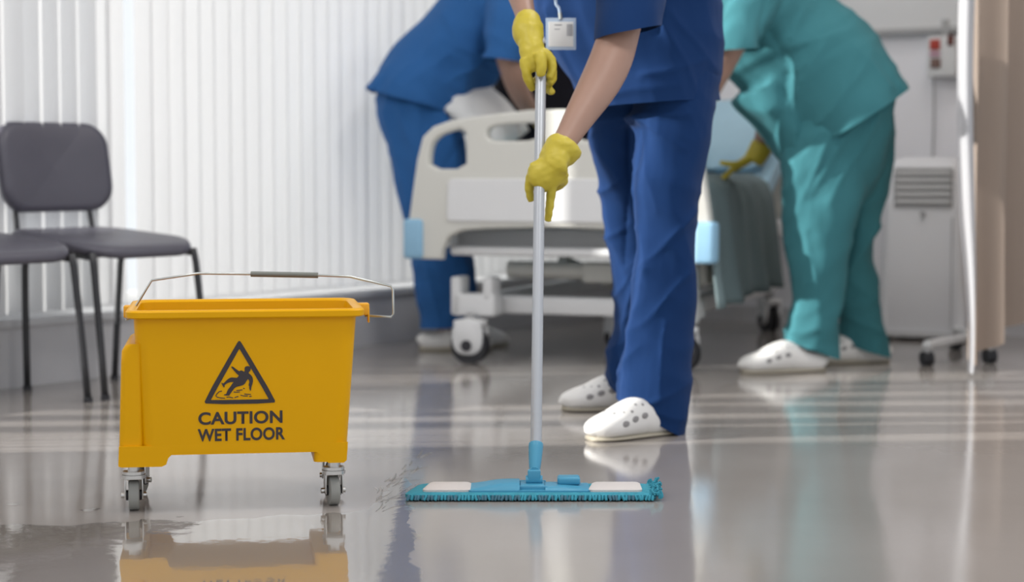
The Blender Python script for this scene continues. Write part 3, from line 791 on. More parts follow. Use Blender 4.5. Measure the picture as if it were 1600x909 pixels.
# ------------------------------------------------------------ portable air conditioner
q0 = P(1466, 530, 7.30)
acx, acy = q0.x, q0.y + .16
ac = local_thing('air_conditioner', 'white portable air conditioner standing by the back wall left of the curtain', 'air conditioner', (acx, acy, 0), AB + math.radians(12))
def rr2(wx, wy, r, z, cy=0, n=6):
    out = []
    for (cx, cyy, a0) in ((wx - r, -wy + r, -90), (wx - r, wy - r, 0), (-wx + r, wy - r, 90), (-wx + r, -wy + r, 180)):
        for i in range(n + 1): a = math.radians(a0 + 90 * i / n); out.append(Vector((cx + r * math.cos(a), cyy + r * math.sin(a) + cy, z)))
    return out
AH = .70
obj('housing', stack([rr2(.155, .15, .03, .035), rr2(.165, .16, .035, .05), rr2(.163, .16, .04, .3), rr2(.152, .152, .045, .60), rr2(.140, .14, .05, .665), rr2(.12, .12, .05, .69), rr2(.09, .09, .04, AH)]), mat('ac_casing', (.84, .84, .86), .35, var=.02), ac)
obj('base', stack([rr2(.165, .165, .03, .015), rr2(.17, .17, .03, .035)]), M_white, ac)
gz = .585
gr = obj('grille_frame', MB().box((0, -.154, gz + .07), (.22, .012, .008), 0, .003).box((0, -.158, gz - .07), (.22, .012, .008), 0, .003).box((-.107, -.156, gz), (.008, .012, .145), 0, .003).box((.107, -.156, gz), (.008, .012, .145), 0, .003), M_grey, ac)
obj('grille_back', MB().box((0, -.153, gz), (.21, .006, .135)), M_grey, ac)
lm = mesh_of(MB().box((0, 0, 0), (.205, .014, .014), 0, .003)); lm.materials.append(M_white)
for i in range(5):
    o = bpy.data.objects.new('louver', lm); C.objects.link(o); o.parent = ac; o.location = (0, -.160, gz - .054 + i * .027)
obj('control_knob', MB().cyl((0.0, -.165, gz - .10), .010, .012, (0, 1, 0), 16), M_grey, ac)
obj('front_groove', MB().box((.112, -.16, .26), (.003, .01, .42)), M_grey, ac)
for sx in (-1, 1):
    for sy in (-1, 1): obj('castor', MB().cyl((sx * .13, sy * .13, .012), .012, .02, (1, 0, 0), 14), M_dark, ac)

# rolling stand whose foot sticks out beside the curtain
fc = floor_pt(1450, 572)
st = thing('rolling_stand', 'white rolling stand foot with black castor poking out left of the curtain', 'stand', (fc.x + .14, fc.y + .2, 0))
obj('foot_bar', MB().tube([(fc.x - .0, fc.y + .02, .070), (fc.x + .24, fc.y + .35, .070)], .016, 12), M_white, st)
obj('cross_bar', MB().tube([(fc.x + .23, fc.y + .1, .070), (fc.x + .23, fc.y + .6, .070)], .016, 12), M_white, st)
obj('pole', MB().tube([(fc.x + .23, fc.y + .34, .07), (fc.x + .23, fc.y + .34, .95)], .014, 14), M_white, st)
for (x, y) in ((fc.x, fc.y + .02), (fc.x + .23, fc.y + .1), (fc.x + .23, fc.y + .6)):
    cs = obj('castor', MB().cyl((x, y, .05), .010, .03), M_grey, st)
    obj('wheel', MB().cyl((x - .009, y, .024), .024, .014, (1, .3, 0), 20).cyl((x + .009, y, .024), .024, .014, (1, .3, 0), 20), M_dark, cs)

# ------------------------------------------------------------ curtain
cst = Vector((1.452, 6.05, 0))
cur = thing('privacy_curtain', 'taupe privacy curtain with white leading edge at right side of the ward', 'curtain', tuple(cst))
def drape(a, d, length, waves, amp, zfun, m, name, ph=0.0, top=2.6, nz=40):
    nrm = Vector((d.y, -d.x, 0)); mb = MB(); n = int(waves * 14); vs = []
    for j in range(nz + 1):
        for i in range(n + 1):
            s_ = i / n; zb_ = zfun(s_); tt = j / nz; z = zb_ + (top - zb_) * tt
            q = a + d * (length * s_) + nrm * (amp * (1.05 - .35 * tt) * math.sin(ph + waves * 2 * math.pi * s_ + .35 * math.sin(s_ * 9 + z)) + .012 * noise.noise(Vector((s_ * 3, z * 1.5, 5))))
            vs.append((q.x, q.y, z))
    mb.add(vs, [(j * (n + 1) + i, j * (n + 1) + i + 1, (j + 1) * (n + 1) + i + 1, (j + 1) * (n + 1) + i) for j in range(nz) for i in range(n)])
    return obj(name, mb, m, cur, True)
def zt(s_):
    return .035 + .115 * min(1, max(0, (s_ - .02) / .24)) ** .7
drape(cst + Vector((.004, .01, 0)), WD, 1.50, 7, .038, zt, M_tan, 'curtain_fabric', 2.6)
# white leading strip, leaning a little to the left towards the top
mb = MB(); vs = []; nz_ = 44
for j in range(nz_ + 1):
    z = .012 + 2.6 * j / nz_
    wv = .050 if z > .5 else .018 + .032 * max(0, (z - .1) / .4)
    for i in range(9):
        u = i / 8
        x = cst.x + .008 - wv * (1 - u) - .010 * min(1, max(0, z - .25)) + .006 * math.sin(z * 5); y = cst.y - .01 + .018 * math.sin(u * 7 + z * 1.3)
        vs.append((x, y, z))
mb.add(vs, [(j * 9 + i, j * 9 + i + 1, (j + 1) * 9 + i + 1, (j + 1) * 9 + i) for j in range(nz_) for i in range(8)])
obj('leading_edge', mb, M_lin, cur, True)
obj('curtain_track', quad_slab(cst - WD * 1.2 + Vector((-.0, 0, 0)), cst + WD * 1.5, 2.6, 2.63, .03, WN), M_alu, cur)


# ------------------------------------------------------------ people
def clog(par, toe, heel, h=.095, wd=.050, name='clog', side_holes=-1):
    toe = Vector((toe.x, toe.y, 0)); heel = Vector((heel.x, heel.y, 0))
    ax = (toe - heel); Ln = ax.length; ax.normalize(); sd_ = Vector((-ax.y, ax.x, 0))
    pr = [(0, .022, .045), (.05, .031, .060), (.18, .037, .066), (.34, .041, .080), (.46, .045, .098), (.58, .049, .090), (.72, .054, .071), (.85, .053, .058), (.94, .043, .047), (.985, .026, .034), (1.0, .012, .024)]
    k = h / .098
    rings = [((heel + ax * (Ln * s_) + Vector((0, 0, .006 + hh * k / 2 - .003)))[:], w_ * wd / .05, hh * k / 2) for s_, w_, hh in pr]
    c = obj(name, MB().loft(rings, sd_, 40, 5, 2.35), M_clog, par, True)
    sl = [((heel + ax * (Ln * s_) + Vector((0, 0, .006)))[:], w_ * wd / .05 * .97, .006) for s_, w_, hh in pr]
    obj('sole', MB().loft(sl, sd_, 20, 4, 2.6), M_sole, c, True)
    def surf(s_, a):
        for i in range(len(pr) - 1):
            if pr[i][0] <= s_ <= pr[i + 1][0]:
                f = (s_ - pr[i][0]) / (pr[i + 1][0] - pr[i][0]); w_ = pr[i][1] * (1 - f) + pr[i + 1][1] * f; hh = pr[i][2] * (1 - f) + pr[i + 1][2] * f
        w_ *= wd / .05; hh *= k / 2; ca, sa = math.cos(a), math.sin(a); e = 2 / 2.35
        p = heel + ax * (Ln * s_) + Vector((0, 0, .003 + hh)) + sd_ * (math.copysign(abs(ca) ** e, ca) * w_) + Vector((0, 0, 1)) * (math.copysign(abs(sa) ** e, sa) * hh)
        return p
    def hole(s_, a, r1, r2):
        p = surf(s_, a); q = surf(min(s_ + .03, .97), a); r_ = surf(s_, a + .12)
        t1 = (q - p).normalized(); t2 = (r_ - p).normalized(); n = t1.cross(t2).normalized()
        M = Matrix((t1, n.cross(t1), n)).transposed()
        obj('vent_shade_disc', MB().ell(p[:], (r1, r2, .0022), M, 12), M_hole, c, True)  # solid dark disc; the shade inside a vent is put into its colour
    for s_, aa in ((.50, (75, 105)), (.57, (55, 90, 125)), (.64, (40, 72, 108, 140)), (.71, (55, 90, 125)), (.78, (72, 108)), (.50, (45, 135))):
        for a in aa: hole(s_, math.radians(a), .0048, .0048)
    for sg in (0, 1):
        for s_ in (.50, .62, .74):
            a = math.radians(8 if sg == 0 else 172); hole(s_, a, .011, .0075)
    return c

def folds(sc, amp, seed, diag=1.2, horiz=1.0):
    def d(c, n):
        x, y, z = c
        a = noise.noise(Vector((x * 7 * sc + z * diag * 2.2 + seed, y * 7 * sc, z * 2.6 * sc)))
        b = noise.noise(Vector((x * 3.2 * sc - seed, y * 3.2 * sc + 3, (z * 11 + x * 5 * diag) * sc)))
        e = noise.noise(Vector((x * 16 * sc, y * 16 * sc + seed, z * 9 * sc + x * 9)))
        return amp * (1.15 * (.42 - abs(a) * 2.4) + horiz * 1.1 * (.38 - min(abs(b) * 2.6, 1.0)) + .3 * e)
    return d

def with_creases(base, lst):
    """adds pulled folds: sharp ridges (or valleys, when negative) along surveyed lines of the cloth"""
    segs = []
    for (x1, y1, x2, y2, Y, amp, wd) in lst:
        a = P(x1, y1, Y); b = P(x2, y2, Y); segs.append((a.x, a.z, b.x - a.x, b.z - a.z, amp * .001, wd * .001))
    def d(c, n):
        v = base(c, n)
        if n.y < .35:
            wx = c.x + .012 * noise.noise(c * 9); wz = c.z + .012 * noise.noise(c * 9 + Vector((7, 0, 0)))
            for (ax, az, dx, dz, amp, wd) in segs:
                L2 = dx * dx + dz * dz; t = ((wx - ax) * dx + (wz - az) * dz) / L2; tc = min(1, max(0, t))
                q = math.hypot(wx - ax - dx * tc, wz - az - dz * tc)
                if q < wd * 4: v += amp * math.exp(-q / wd) * (1 - .6 * tc)
        return v
    return d

def head(par, c, fwd, up, skin_mb, hairm):
    """adds a head to the body mesh, plus eyes, lips and hair as children"""
    fwd = Vector(fwd).normalized(); up = Vector(up); up = (up - fwd * up.dot(fwd)).normalized(); rt = fwd.cross(up)
    M = Matrix((rt, fwd, up)).transposed(); c = Vector(c)
    L3 = lambda x, y, z: (c + rt * x + fwd * y + up * z)
    skin_mb.ell(L3(0, -.01, .03), (.074, .095, .092), M).ell(L3(0, .02, -.05), (.055, .07, .065), M)
    skin_mb.ell(L3(0, .07, -.085), (.024, .02, .02), M)
    skin_mb.loft([(L3(0, .088, .015)[:], .009, .009), (L3(0, .108, -.02)[:], .014, .012), (L3(0, .088, -.032)[:], .014, .008)], rt[:], 12, 2)
    for sg in (-1, 1): skin_mb.ell(L3(.074 * sg, -.01, -.01), (.012, .022, .034), M)
    kids = []
    def later(body):
        for sg in (-1, 1): obj('eye', MB().ell(L3(.031 * sg, .080, .012), (.013, .008, .006), M), M_eye, body, True)
        for sg in (-1, 1): obj('eyebrow', MB().ell(L3(.031 * sg, .084, .034), (.02, .006, .004), M), M_hair, body, True)
        obj('mouth', MB().ell(L3(0, .084, -.055), (.024, .008, .007), M), M_lip, body, True)
        fuse('hair', MB().ell(L3(0, -.028, .05), (.086, .098, .090), M).ell(L3(0, -.05, -.01), (.078, .07, .08), M), M_hair, body, .009, 3, lambda q, n: .004 * noise.noise(q * 60))
    return later

def fingers(mb, wrist, d, nrm, size=1.0, curl=.5, side=1):
    """a whole relaxed gloved hand: palm, four unequal bent fingers, thumb leaving the side"""
    d = Vector(d).normalized(); nrm = Vector(nrm); nrm = (nrm - d * nrm.dot(d)).normalized(); lt = d.cross(nrm) * side; w_ = Vector(wrist)
    mb.loft([(w_[:], .030 * size, .024 * size), ((w_ + d * .03)[:], .036 * size, .019 * size), ((w_ + d * .085)[:], .042 * size, .016 * size), ((w_ + d * .10)[:], .036 * size, .012 * size)], lt[:], 18, 3)
    for k, ln in enumerate((.075, .085, .078, .06)):
        b = w_ + d * .085 + lt * ((k - 1.5) * .022 * size); p = [b]; a = 0
        for seg in (.42, .33, .28):
            a += curl; p.append(p[-1] + (d * math.cos(a) + nrm * math.sin(a)) * (ln * seg * size))
        mb.tube([q[:] for q in p], [.011 * size, .0102 * size, .0095 * size, .008 * size], 10, 3)
    b = w_ + d * .03 - lt * .03 * size
    mb.tube([b[:], (b + (d * .7 - lt * .8) * .03)[:], (b + (d * .9 - lt * .8 + nrm * .3) * .055)[:], (b + (d * 1.1 - lt * .7 + nrm * .6) * .072)[:]], [.014 * size, .013 * size, .0115 * size, .009 * size], 10, 3)
    return mb

R = lambda px, py, Y, rx, ry=None: (P(px, py, Y)[:], rx, ry if ry is not None else rx)
XS = (1, 0, 0)
def hem(ax, ay, bx, by_, Y, cr, tilt=0.0):
    """plane through two surveyed points of a hem and roughly along the view; keeps what is above"""
    a = P(ax, ay, Y); b = P(bx, by_, Y); n = (b - a).cross(Vector((0, 1, tilt))).normalized()
    if n.z > 0: n = -n
    return ((a + b) / 2, n, cr)

# ---- the person with the mop
gp = floor_pt(985, 665)
pm = thing('person', 'person in navy blue scrubs and yellow gloves holding the mop pole', 'person', (gp.x, gp.y, 0))
sk_ = MB()
sk_.loft([R(1040, 90, 4.9, .13, .10), R(1010, -40, 4.87, .14, .10), R(960, -190, 4.82, .16, .12), R(935, -240, 4.8, .07, .06)], XS)
sk_.loft([R(935, -225, 4.82, .06), R(905, -290, 4.76, .052), R(890, -320, 4.74, .05)], XS)
lh = head(pm, P(872, -345, 4.68), (-.55, -.45, -.62), (-.5, -.2, .75), sk_, None)
sk_.loft([R(1005, -150, 4.64, .058), R(985, -40, 4.5, .052), R(970, 40, 4.41, .047), R(955, 92, 4.37, .049), R(936, 132, 4.33, .046), R(908, 178, 4.27, .036), R(884, 218, 4.22, .0275), R(868, 240, 4.19, .026)], XS, 20, 4)
sk_.loft([R(890, -185, 5.0, .058), R(835, -130, 4.85, .05), R(806, -80, 4.66, .044), R(811, -20, 4.50, .033), R(821, 25, 4.40, .0235), R(826, 62, 4.34, .025)], XS, 20, 4)
sk_.loft([R(1050, 150, 4.84, .07), R(1040, 400, 4.78, .05), R(1030, 600, 4.76, .036), R(1028, 645, 4.76, .026)], XS)
sk_.loft([R(985, 150, 5.02, .065), R(1000, 400, 5.12, .05), R(1004, 580, 5.22, .038), R(1000, 615, 5.23, .035)], XS)
sk_.loft([R(1030, 150, 4.93, .10, .07), R(1035, 60, 4.9, .13, .1)], XS)
body = fuse('body', sk_, M_skin, pm, .0075, 3); lh(body)
tr = MB()
tr.loft([R(1052, 60, 4.86, .125, .115), R(1060, 120, 4.84, .118, .125), R(1051, 200, 4.82, .100, .105), R(1040, 300, 4.80, .088, .092), R(1040, 400, 4.79, .080, .085), R(1034, 500, 4.78, .083, .085), R(1024, 590, 4.77, .090, .090), R(1018, 640, 4.77, .095, .09), R(1012, 700, 4.77, .096, .088)], XS, 28)
tr.loft([R(1005, 90, 5.0, .11, .11), R(982, 150, 5.02, .102, .105), R(978, 200, 5.04, .098, .098), R(990, 300, 5.08, .088, .088), R(1001, 400, 5.12, .083, .083), R(1007, 500, 5.17, .080, .080), R(998, 575, 5.2, .088, .082), R(985, 620, 5.22, .086, .080), R(980, 670, 5.22, .08, .075)], XS, 28)
tr.loft([R(1040, 40, 4.93, .13, .13), R(1035, 120, 4.92, .14, .15), R(1020, 165, 4.93, .12, .10)], XS, 28)
# hem flap over the near clog
ftr = fuse('trousers', tr, M_navy, pm, .0062, 3, with_creases(folds(1.0, .0085, 1.7, 1.2, .45), [(992, 180, 1075, 176, 4.8, 10, 9), (992, 184, 1062, 232, 4.8, 12, 9), (994, 190, 1020, 330, 4.8, 9, 10), (990, 186, 925, 214, 4.8, 9, 8), (985, 176, 925, 190, 4.8, 8, 7), (1088, 330, 990, 430, 4.75, 10, 10), (1070, 430, 985, 520, 4.75, 9, 10), (1010, 420, 968, 610, 4.75, 13, 12), (1040, 500, 1030, 640, 4.75, 8, 10), (975, 640, 1075, 600, 4.75, 9, 8), (972, 622, 1066, 655, 4.75, 9, 7), (940, 300, 985, 270, 5.0, 9, 9), (948, 380, 985, 350, 5.0, 9, 8), (955, 470, 985, 420, 5.1, 9, 8), (952, 560, 985, 520, 5.1, 9, 8), (990, 200, 984, 420, 4.8, -14, 9)]), cuts=[hem(958, 620, 1064, 679, 4.77, .17), hem(944, 599, 1008, 640, 5.2, .15)])
sh = MB()
sh.loft([R(1028, 230, 4.93, .175, .235), R(1022, 190, 4.93, .18, .235), R(1014, 150, 4.92, .185, .232), R(1008, 90, 4.90, .205, .215), R(990, 30, 4.87, .228, .185), R(975, -30, 4.85, .238, .172), R(962, -110, 4.84, .235, .165), R(948, -180, 4.83, .20, .15), R(935, -235, 4.82, .10, .09)], XS, 36)
sh.loft([R(1010, -165, 4.66, .085), R(1000, -90, 4.57, .087), R(986, -10, 4.46, .080, .092), R(983, 46, 4.41, .078, .094), R(981, 85, 4.39, .077, .094)], XS, 28)
sh.loft([R(890, -195, 5.0, .08), R(840, -140, 4.88, .078), R(815, -100, 4.76, .072)], XS, 24)
for q in (P(1002, -160, 4.67), P(985, -185, 4.74), P(892, -190, 4.98), P(905, -205, 4.92)): sh.ell(q[:], (.105, .105, .10))
shirt = fuse('scrub_top', sh, M_navy, pm, .0072, 3, with_creases(folds(.8, .007, 5.1, .8, .6), [(1030, 30, 1105, 160, 4.7, 10, 10), (1050, 20, 1125, 110, 4.7, 8, 9), (1000, 120, 1100, 95, 4.7, 9, 9), (940, 150, 1060, 130, 4.7, 8, 9), (1036, 40, 1050, -20, 4.5, -10, 8), (850, 10, 905, 130, 4.7, 7, 9)]), cuts=[hem(900, 172, 1125, 156, 4.93, .36), hem(925, 64, 1037, 40, 4.41, .125)])
def seam(pts, m, nm, r=.0016): return obj(nm, MB().tube([q[:] for q in pts], r, 8, 4), m, shirt, True)
# gloves
gl = MB()
yp = pole_at(250).y
gl.loft([R(886, 224, yp + .005, .038, .036), R(880, 232, yp, .046, .040), R(869, 244, yp - .01, .042, .034), R(862, 256, yp - .025, .042, .024), R(857, 268, yp - .030, .045, .020), R(857, 282, yp - .028, .040, .018), R(859, 294, yp - .022, .020, .012)], (.75, 0, .66), 28, 4)
gl.tube([P(898, 250, yp)[:], P(890, 250, yp - .01)[:], P(878, 250, yp - .02)[:]], [.004, .010, .02], 12, 2)
gl.tube([P(864, 282, yp - .026)[:], P(861, 305, yp - .022)[:], P(858, 328, yp - .019)[:], P(856, 346, yp - .016)[:]], [.0135, .0105, .0095, .008], 14, 4)
gl.tube([P(838, 258, yp - .026)[:], P(829, 280, yp - .016)[:], P(827, 300, yp - .01)[:], P(831, 314, yp - .004)[:]], [.015, .0118, .0095, .0078], 14, 4)
for (ya, yb) in ((272, 282), (280, 292), (262, 270)):
    gl.tube([P(872, ya, yp - .022)[:], P(880, ya + 2, yp - .002)[:], P(868, yb, yp + .020)[:], P(848, yb + 2, yp + .026)[:], P(834, yb, yp + .016)[:]], [.014, .012, .0105, .0095, .0085], 12, 4)
fuse('glove', gl, M_glove, pm, .0026, 3, lambda c, n: .0016 * noise.noise(Vector((c.x * 60, c.y * 60, c.z * 90))))
gl = MB()
yq = pole_at(118).y
gl.loft([R(822, 26, yq + .08, .024, .026), R(824, 34, yq + .07, .031, .030), R(825, 50, yq + .05, .036, .033), R(829, 66, yq + .03, .029, .027), R(832, 80, yq + .012, .0285, .022), R(834, 98, yq + .006, .026, .020), R(836, 110, yq + .01, .022, .016)], XS, 28, 4)
gl.tube([P(806, 46, yq + .04)[:], P(814, 54, yq + .03)[:], P(834, 52, yq + .015)[:]], [.006, .009, .006], 12, 3)
gl.tube([P(820, 92, yq)[:], P(822, 112, yq - .005)[:], P(828, 130, yq + .002)[:], P(834, 141, yq + .01)[:]], [.0125, .011, .0098, .008], 14, 4)
gl.tube([P(843, 84, yq - .012)[:], P(846, 98, yq - .022)[:], P(846, 112, yq - .021)[:], P(846, 119, yq - .019)[:]], [.014, .0125, .0115, .0095], 14, 4)
gl.tube([P(848, 82, yq + .01)[:], P(861, 94, yq + .006)[:], P(862, 110, yq + .004)[:], P(857, 122, yq + .0)[:]], [.014, .0115, .0105, .009], 14, 4)
gl.tube([P(846, 96, yq + .022)[:], P(862, 108, yq + .018)[:], P(863, 122, yq + .012)[:], P(858, 131, yq + .006)[:]], [.013, .0105, .010, .0085], 14, 4)
gl.tube([P(836, 120, yq + .028)[:], P(850, 134, yq + .028)[:], P(860, 142, yq + .016)[:], P(862, 143, yq + .0)[:]], [.011, .0095, .009, .008], 14, 4)
fuse('glove', gl, M_glove, pm, .0026, 3, lambda c, n: .0018 * noise.noise(Vector((c.x * 60, c.y * 60, c.z * 80))))
clog(pm, floor_pt(922, 689), floor_pt(1056, 676))
tf = floor_pt(878, 641); clog(pm, tf, tf + Vector((.262, .03, 0)))

# badge on a cord round the neck of the person with the mop
by = 4.585
bd = thing('id_badge', 'white identity card in a clear sleeve hanging in front of a navy scrub top', 'badge', tuple(P(876, 78, by)))
def bdq(x0, y0, x1, y1, m, nm, dy, th=.002, par=None):
    a = P(x0, y0, by); b = P(x1, y1, by); c = (a + b) / 2
    return obj(nm, MB().box((c.x, c.y + dy, c.z), (abs(b.x - a.x), th, abs(b.z - a.z)), math.radians(2), .0006), m, par or bd)
bdq(853, 28, 900, 78, M_sleeve, 'sleeve', 0, .003)
cdo = bdq(857, 34, 896, 73, M_card, 'card', -.0022)
bdq(866, 38, 878, 40, M_ink, 'text_line', -.0036, .001, cdo); bdq(866, 45, 875, 46.5, M_ink, 'text_line', -.0036, .001, cdo)
for i in range(7): bdq(885, 38 + i * 2.7, 895, 39.5 + i * 2.7, M_ink, 'text_line', -.0036, .001, cdo)
obj('clip', MB().tube([P(876, 30, by - .003)[:], P(875, 20, by - .003)[:]], .005, 10), M_wire, bd)
obj('cord', MB().tube([P(875, 22, by)[:], P(873, 12, by)[:], P(868, 0, by)[:], P(870, -60, by)[:], P(900, -170, 4.64)[:], P(925, -235, 4.70)[:]], .0036, 10, 4), M_sleeve, bd, True)

# ---- the person bending on the left, behind the bed
YL = 6.98
gp = floor_pt(715, 538)
pl_ = thing('person', 'person in mid blue scrubs bending over the bed from its left side', 'person', (gp.x, YL, 0))
sk_ = MB()
sk_.loft([R(660, 165, YL, .11, .12), R(705, 95, YL, .12, .14), R(765, 25, YL, .12, .15), R(820, -30, YL, .13, .15), R(850, -55, YL, .06, .06)], (0, 1, 0))
sk_.loft([R(840, -50, YL, .06), R(885, -72, YL - .02, .05), R(900, -78, YL - .03, .05)], (0, 1, 0))
lh = head(pl_, P(925, -78, YL - .05), (.35, -.15, -.9), (.9, 0, .35), sk_, None)
sk_.loft([R(806, -20, 6.80, .06), R(790, 50, 6.70, .048), R(799, 105, 6.70, .044), R(815, 150, 6.76, .037), R(838, 182, 6.86, .028), R(850, 192, 6.88, .026)], XS)
sk_.loft([R(812, -20, 7.16, .06), R(805, 50, 7.2, .046), R(808, 110, 7.2, .036), R(822, 165, 7.18, .028)], XS)
sk_.loft([R(660, 150, YL - .07, .09), R(690, 330, YL - .07, .06), R(694, 515, YL - .06, .04)], XS)
sk_.loft([R(664, 150, YL + .08, .09), R(700, 330, YL + .06, .06), R(712, 510, YL + .06, .04)], XS)
body = fuse('body', sk_, M_skin, pl_, .009, 3); lh(body)
tr = MB()
tr.loft([R(652, 130, YL, .15, .17), R(656, 175, YL, .155, .19), R(664, 215, YL, .14, .18)], XS, 28)
tr.loft([R(655, 160, YL - .07, .145, .12), R(664, 230, YL - .07, .13, .11), R(672, 300, YL - .06, .112, .1), R(684, 380, YL - .06, .100, .095), R(693, 450, YL - .06, .102, .095), R(698, 505, YL - .06, .096, .09), R(698, 545, YL - .06, .096, .09)], XS, 24)
tr.loft([R(664, 160, YL + .08, .135, .11), R(680, 260, YL + .07, .118, .1), R(696, 380, YL + .06, .095, .09), R(706, 450, YL + .06, .088, .09), R(712, 500, YL + .06, .083, .085), R(712, 545, YL + .06, .083, .085)], XS, 24)
fuse('trousers', tr, M_blue, pl_, .0095, 3, with_creases(folds(.9, .011, 8.2, .4, .4), [(600, 175, 650, 380, 6.9, 13, 12), (625, 170, 665, 300, 6.9, 12, 12), (700, 190, 655, 260, 6.9, 10, 11), (665, 400, 690, 505, 6.9, 14, 12), (735, 410, 700, 500, 6.9, 10, 10), (720, 215, 700, 262, 6.9, -12, 10)]), cuts=[hem(655, 510, 745, 506, YL, .26)])
sh = MB()
sh.loft([R(615, 215, YL, .17, .23), R(632, 190, YL, .172, .23), R(656, 150, YL, .175, .225), R(686, 108, YL, .180, .20), R(722, 70, YL, .178, .20), R(762, 28, YL, .178, .205), R(805, -20, YL, .16, .20), R(845, -58, YL, .08, .10)], (.72, 0, -.69), 32)
sh.loft([R(640, 90, YL, .05, .15), R(598, 130, YL, .035, .16), R(570, 165, YL, .03, .16)], (.6, 0, -.7), 18)
sh.loft([R(806, -25, 6.84, .085), R(792, 30, 6.72, .078, .09), R(787, 84, 6.69, .070, .095), R(786, 106, 6.69, .068, .095)], XS, 24)
sh.loft([R(812, -25, 7.14, .085), R(805, 20, 7.18, .078), R(804, 70, 7.2, .07)], XS, 24)
fuse('scrub_top', sh, M_blue, pl_, .010, 3, with_creases(folds(.8, .010, 3.4, 1.0, .5), [(755, 90, 690, 60, 6.8, 14, 12), (757, 95, 700, 130, 6.8, 15, 11), (720, 175, 670, 110, 6.8, 13, 12), (700, 80, 640, 130, 6.8, 11, 12), (690, 20, 720, 70, 6.8, 12, 12), (757, 95, 750, 20, 6.7, -16, 10), (610, 140, 680, 60, 6.8, 9, 12), (690, 175, 665, 130, 6.8, -12, 10)]), cuts=[hem(574, 140, 724, 182, YL, .34), hem(757, 91, 813, 97, 6.69, .115)])
fuse('glove', fingers(MB(), P(848, 190, 6.88), (.85, .1, -.35), (0, 0, -1), 1.0, .35), M_glove, pl_, .0038, 2)
fuse('glove', fingers(MB(), P(822, 165, 7.18), (.4, 0, -.6), (.8, 0, -.5), 1.0, .45), M_glove, pl_, .0038, 2)
a = floor_pt(772, 541); clog(pl_, Vector((-.075, 6.93, 0)), Vector((-.335, 6.93, 0)), .092)
clog(pl_, Vector((-.018, 7.10, 0)), Vector((-.28, 7.12, 0)), .092)

# ---- the person in teal on the right of the bed
YT = 6.32
pt_ = thing('person', 'person in teal green scrubs and white clogs bending over the bed', 'person', (1.08, YT, 0))
sk_ = MB()
sk_.loft([R(1320, 150, YT, .12, .12), R(1285, 105, YT, .13, .14), R(1225, 60, YT, .13, .15), R(1165, 15, YT, .13, .15), R(1130, -15, YT, .06, .06)], (0, 1, 0))
sk_.loft([R(1140, -10, YT, .06), R(1092, -28, YT, .052), R(1075, -30, YT, .05)], (0, 1, 0))
lh = head(pt_, P(1050, -22, YT), (-.35, -.1, -.9), (-.9, 0, .35), sk_, None)
sk_.loft([R(1180, 0, 6.14, .06), R(1152, 50, 6.08, .05), R(1128, 100, 6.08, .043), R(1104, 150, 6.12, .036), R(1090, 200, 6.2, .028)], XS)
sk_.loft([R(1180, 20, 6.5, .06), R(1196, 100, 6.54, .048), R(1202, 150, 6.56, .042), R(1197, 195, 6.58, .033), R(1188, 228, 6.6, .028), R(1182, 240, 6.6, .027)], XS)
sk_.loft([R(1295, 180, YT - .08, .09), R(1285, 370, YT - .08, .06), R(1268, 540, YT - .08, .04)], XS)
sk_.loft([R(1330, 180, YT + .1, .09), R(1330, 370, YT + .14, .06), R(1352, 535, YT + .17, .04)], XS)
body = fuse('body', sk_, M_skin, pt_, .009, 3); lh(body)
tr = MB()
tr.loft([R(1330, 130, YT, .14, .17), R(1322, 185, YT, .16, .19), R(1316, 240, YT, .15, .17), R(1312, 290, YT, .11, .13), R(1308, 320, YT, .06, .08)], XS, 28)
tr.loft([R(1300, 180, YT - .07, .155, .13), R(1291, 250, YT - .07, .145, .12), R(1286, 320, YT - .07, .135, .115), R(1280, 400, YT - .08, .108, .10), R(1276, 470, YT - .08, .086, .09), R(1268, 520, YT - .08, .092, .09), R(1268, 560, YT - .08, .090, .085), R(1268, 600, YT - .08, .09, .085)], XS, 28)
tr.loft([R(1338, 180, YT + .09, .135, .12), R(1340, 250, YT + .1, .118, .11), R(1338, 330, YT + .12, .09, .1), R(1330, 400, YT + .14, .078, .09), R(1338, 460, YT + .16, .080, .088), R(1345, 510, YT + .17, .078, .085), R(1354, 560, YT + .17, .084, .085), R(1354, 600, YT + .17, .084, .085)], XS, 28)
fuse('trousers', tr, M_teal, pt_, .009, 3, with_creases(folds(.9, .010, 12.5, -1.2, .5), [(1375, 175, 1300, 320, 6.1, 14, 12), (1350, 170, 1270, 300, 6.1, 14, 12), (1300, 210, 1245, 330, 6.1, 12, 12), (1235, 215, 1225, 330, 6.1, 10, 10), (1262, 360, 1290, 520, 6.1, 9, 12), (1228, 540, 1306, 548, 6.1, 14, 9), (1222, 525, 1300, 510, 6.1, 12, 9), (1345, 330, 1310, 500, 6.3, -16, 12), (1375, 350, 1325, 420, 6.4, 12, 10), (1380, 520, 1320, 490, 6.4, 13, 10), (1370, 470, 1325, 440, 6.4, 10, 10)]), cuts=[hem(1220, 527, 1312, 562, YT - .08, .155), hem(1308, 535, 1394, 558, YT + .17, .15)])
sh = MB()
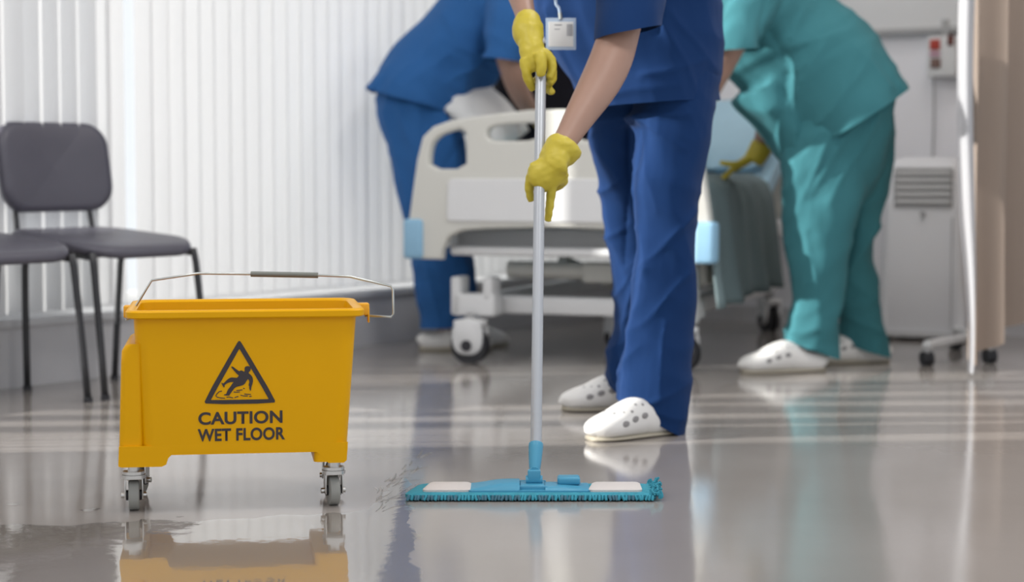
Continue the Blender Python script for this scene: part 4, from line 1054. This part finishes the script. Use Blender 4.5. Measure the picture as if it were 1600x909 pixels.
sh.loft([R(1372, 250, YT, .2, .245), R(1350, 215, YT, .205, .245), R(1318, 168, YT, .207, .24), R(1288, 120, YT, .218, .22), R(1240, 75, YT, .218, .20), R(1190, 28, YT, .205, .205), R(1148, -8, YT, .15, .18), R(1118, -25, YT, .08, .10)], (.83, 0, .56), 32)
sh.loft([R(1345, 80, YT, .05, .15), R(1388, 130, YT, .036, .16), R(1415, 170, YT, .03, .16)], (.6, 0, .7), 18)
sh.loft([R(1186, -20, 6.16, .09), R(1164, 30, 6.08, .080), R(1150, 70, 6.02, .076), R(1142, 100, 6.02, .074)], XS, 24)
sh.loft([R(1184, 0, 6.48, .085), R(1192, 50, 6.52, .08), R(1198, 90, 6.54, .072)], XS, 24)
sh.loft([R(1190, 130, YT, .12, .17), R(1218, 180, YT, .10, .16), R(1250, 240, YT, .07, .14)], (.83, 0, .56), 24)
fuse('scrub_top', sh, M_teal, pt_, .010, 3, with_creases(folds(.8, .010, 6.6, -1.2, .5), [(1245, 235, 1250, 120, 6.1, 15, 11), (1250, 110, 1300, 50, 6.1, 16, 11), (1235, 75, 1330, 40, 6.1, 13, 11), (1240, 60, 1270, 5, 6.1, 12, 11), (1275, 200, 1370, 80, 6.1, 11, 13), (1205, 50, 1235, 110, 6.1, -15, 12), (1188, 75, 1195, 0, 6.1, -15, 10), (1235, 120, 1215, 215, 6.1, -16, 12), (1140, 120, 1205, 180, 6.1, 10, 11), (1395, 135, 1330, 60, 6.1, 9, 12)]), cuts=[hem(1414, 138, 1243, 242, YT, .36), hem(1110, 80, 1188, 77, 6.02, .10)])
fuse('glove', fingers(MB().loft([R(1192, 226, 6.6, .04), R(1184, 240, 6.6, .038), R(1176, 252, 6.6, .034)], XS, 20, 3), P(1182, 240, 6.6), (-.62, .2, -.42), (-.3, 0, .75), .92, -.1), M_glove, pt_, .0038, 2)
fuse('glove', fingers(MB(), P(1090, 196, 6.2), (-.5, .1, -.5), (-.6, 0, -.6), 1.0, .4), M_glove, pt_, .0038, 2)
a = floor_pt(1158, 583); b = floor_pt(1312, 579); b = a + (b - a).normalized() * .285; clog(pt_, a, b, .10, .052)
b = floor_pt(1388, 566); clog(pt_, b + Vector((-.27, -.03, 0)), b, .10)
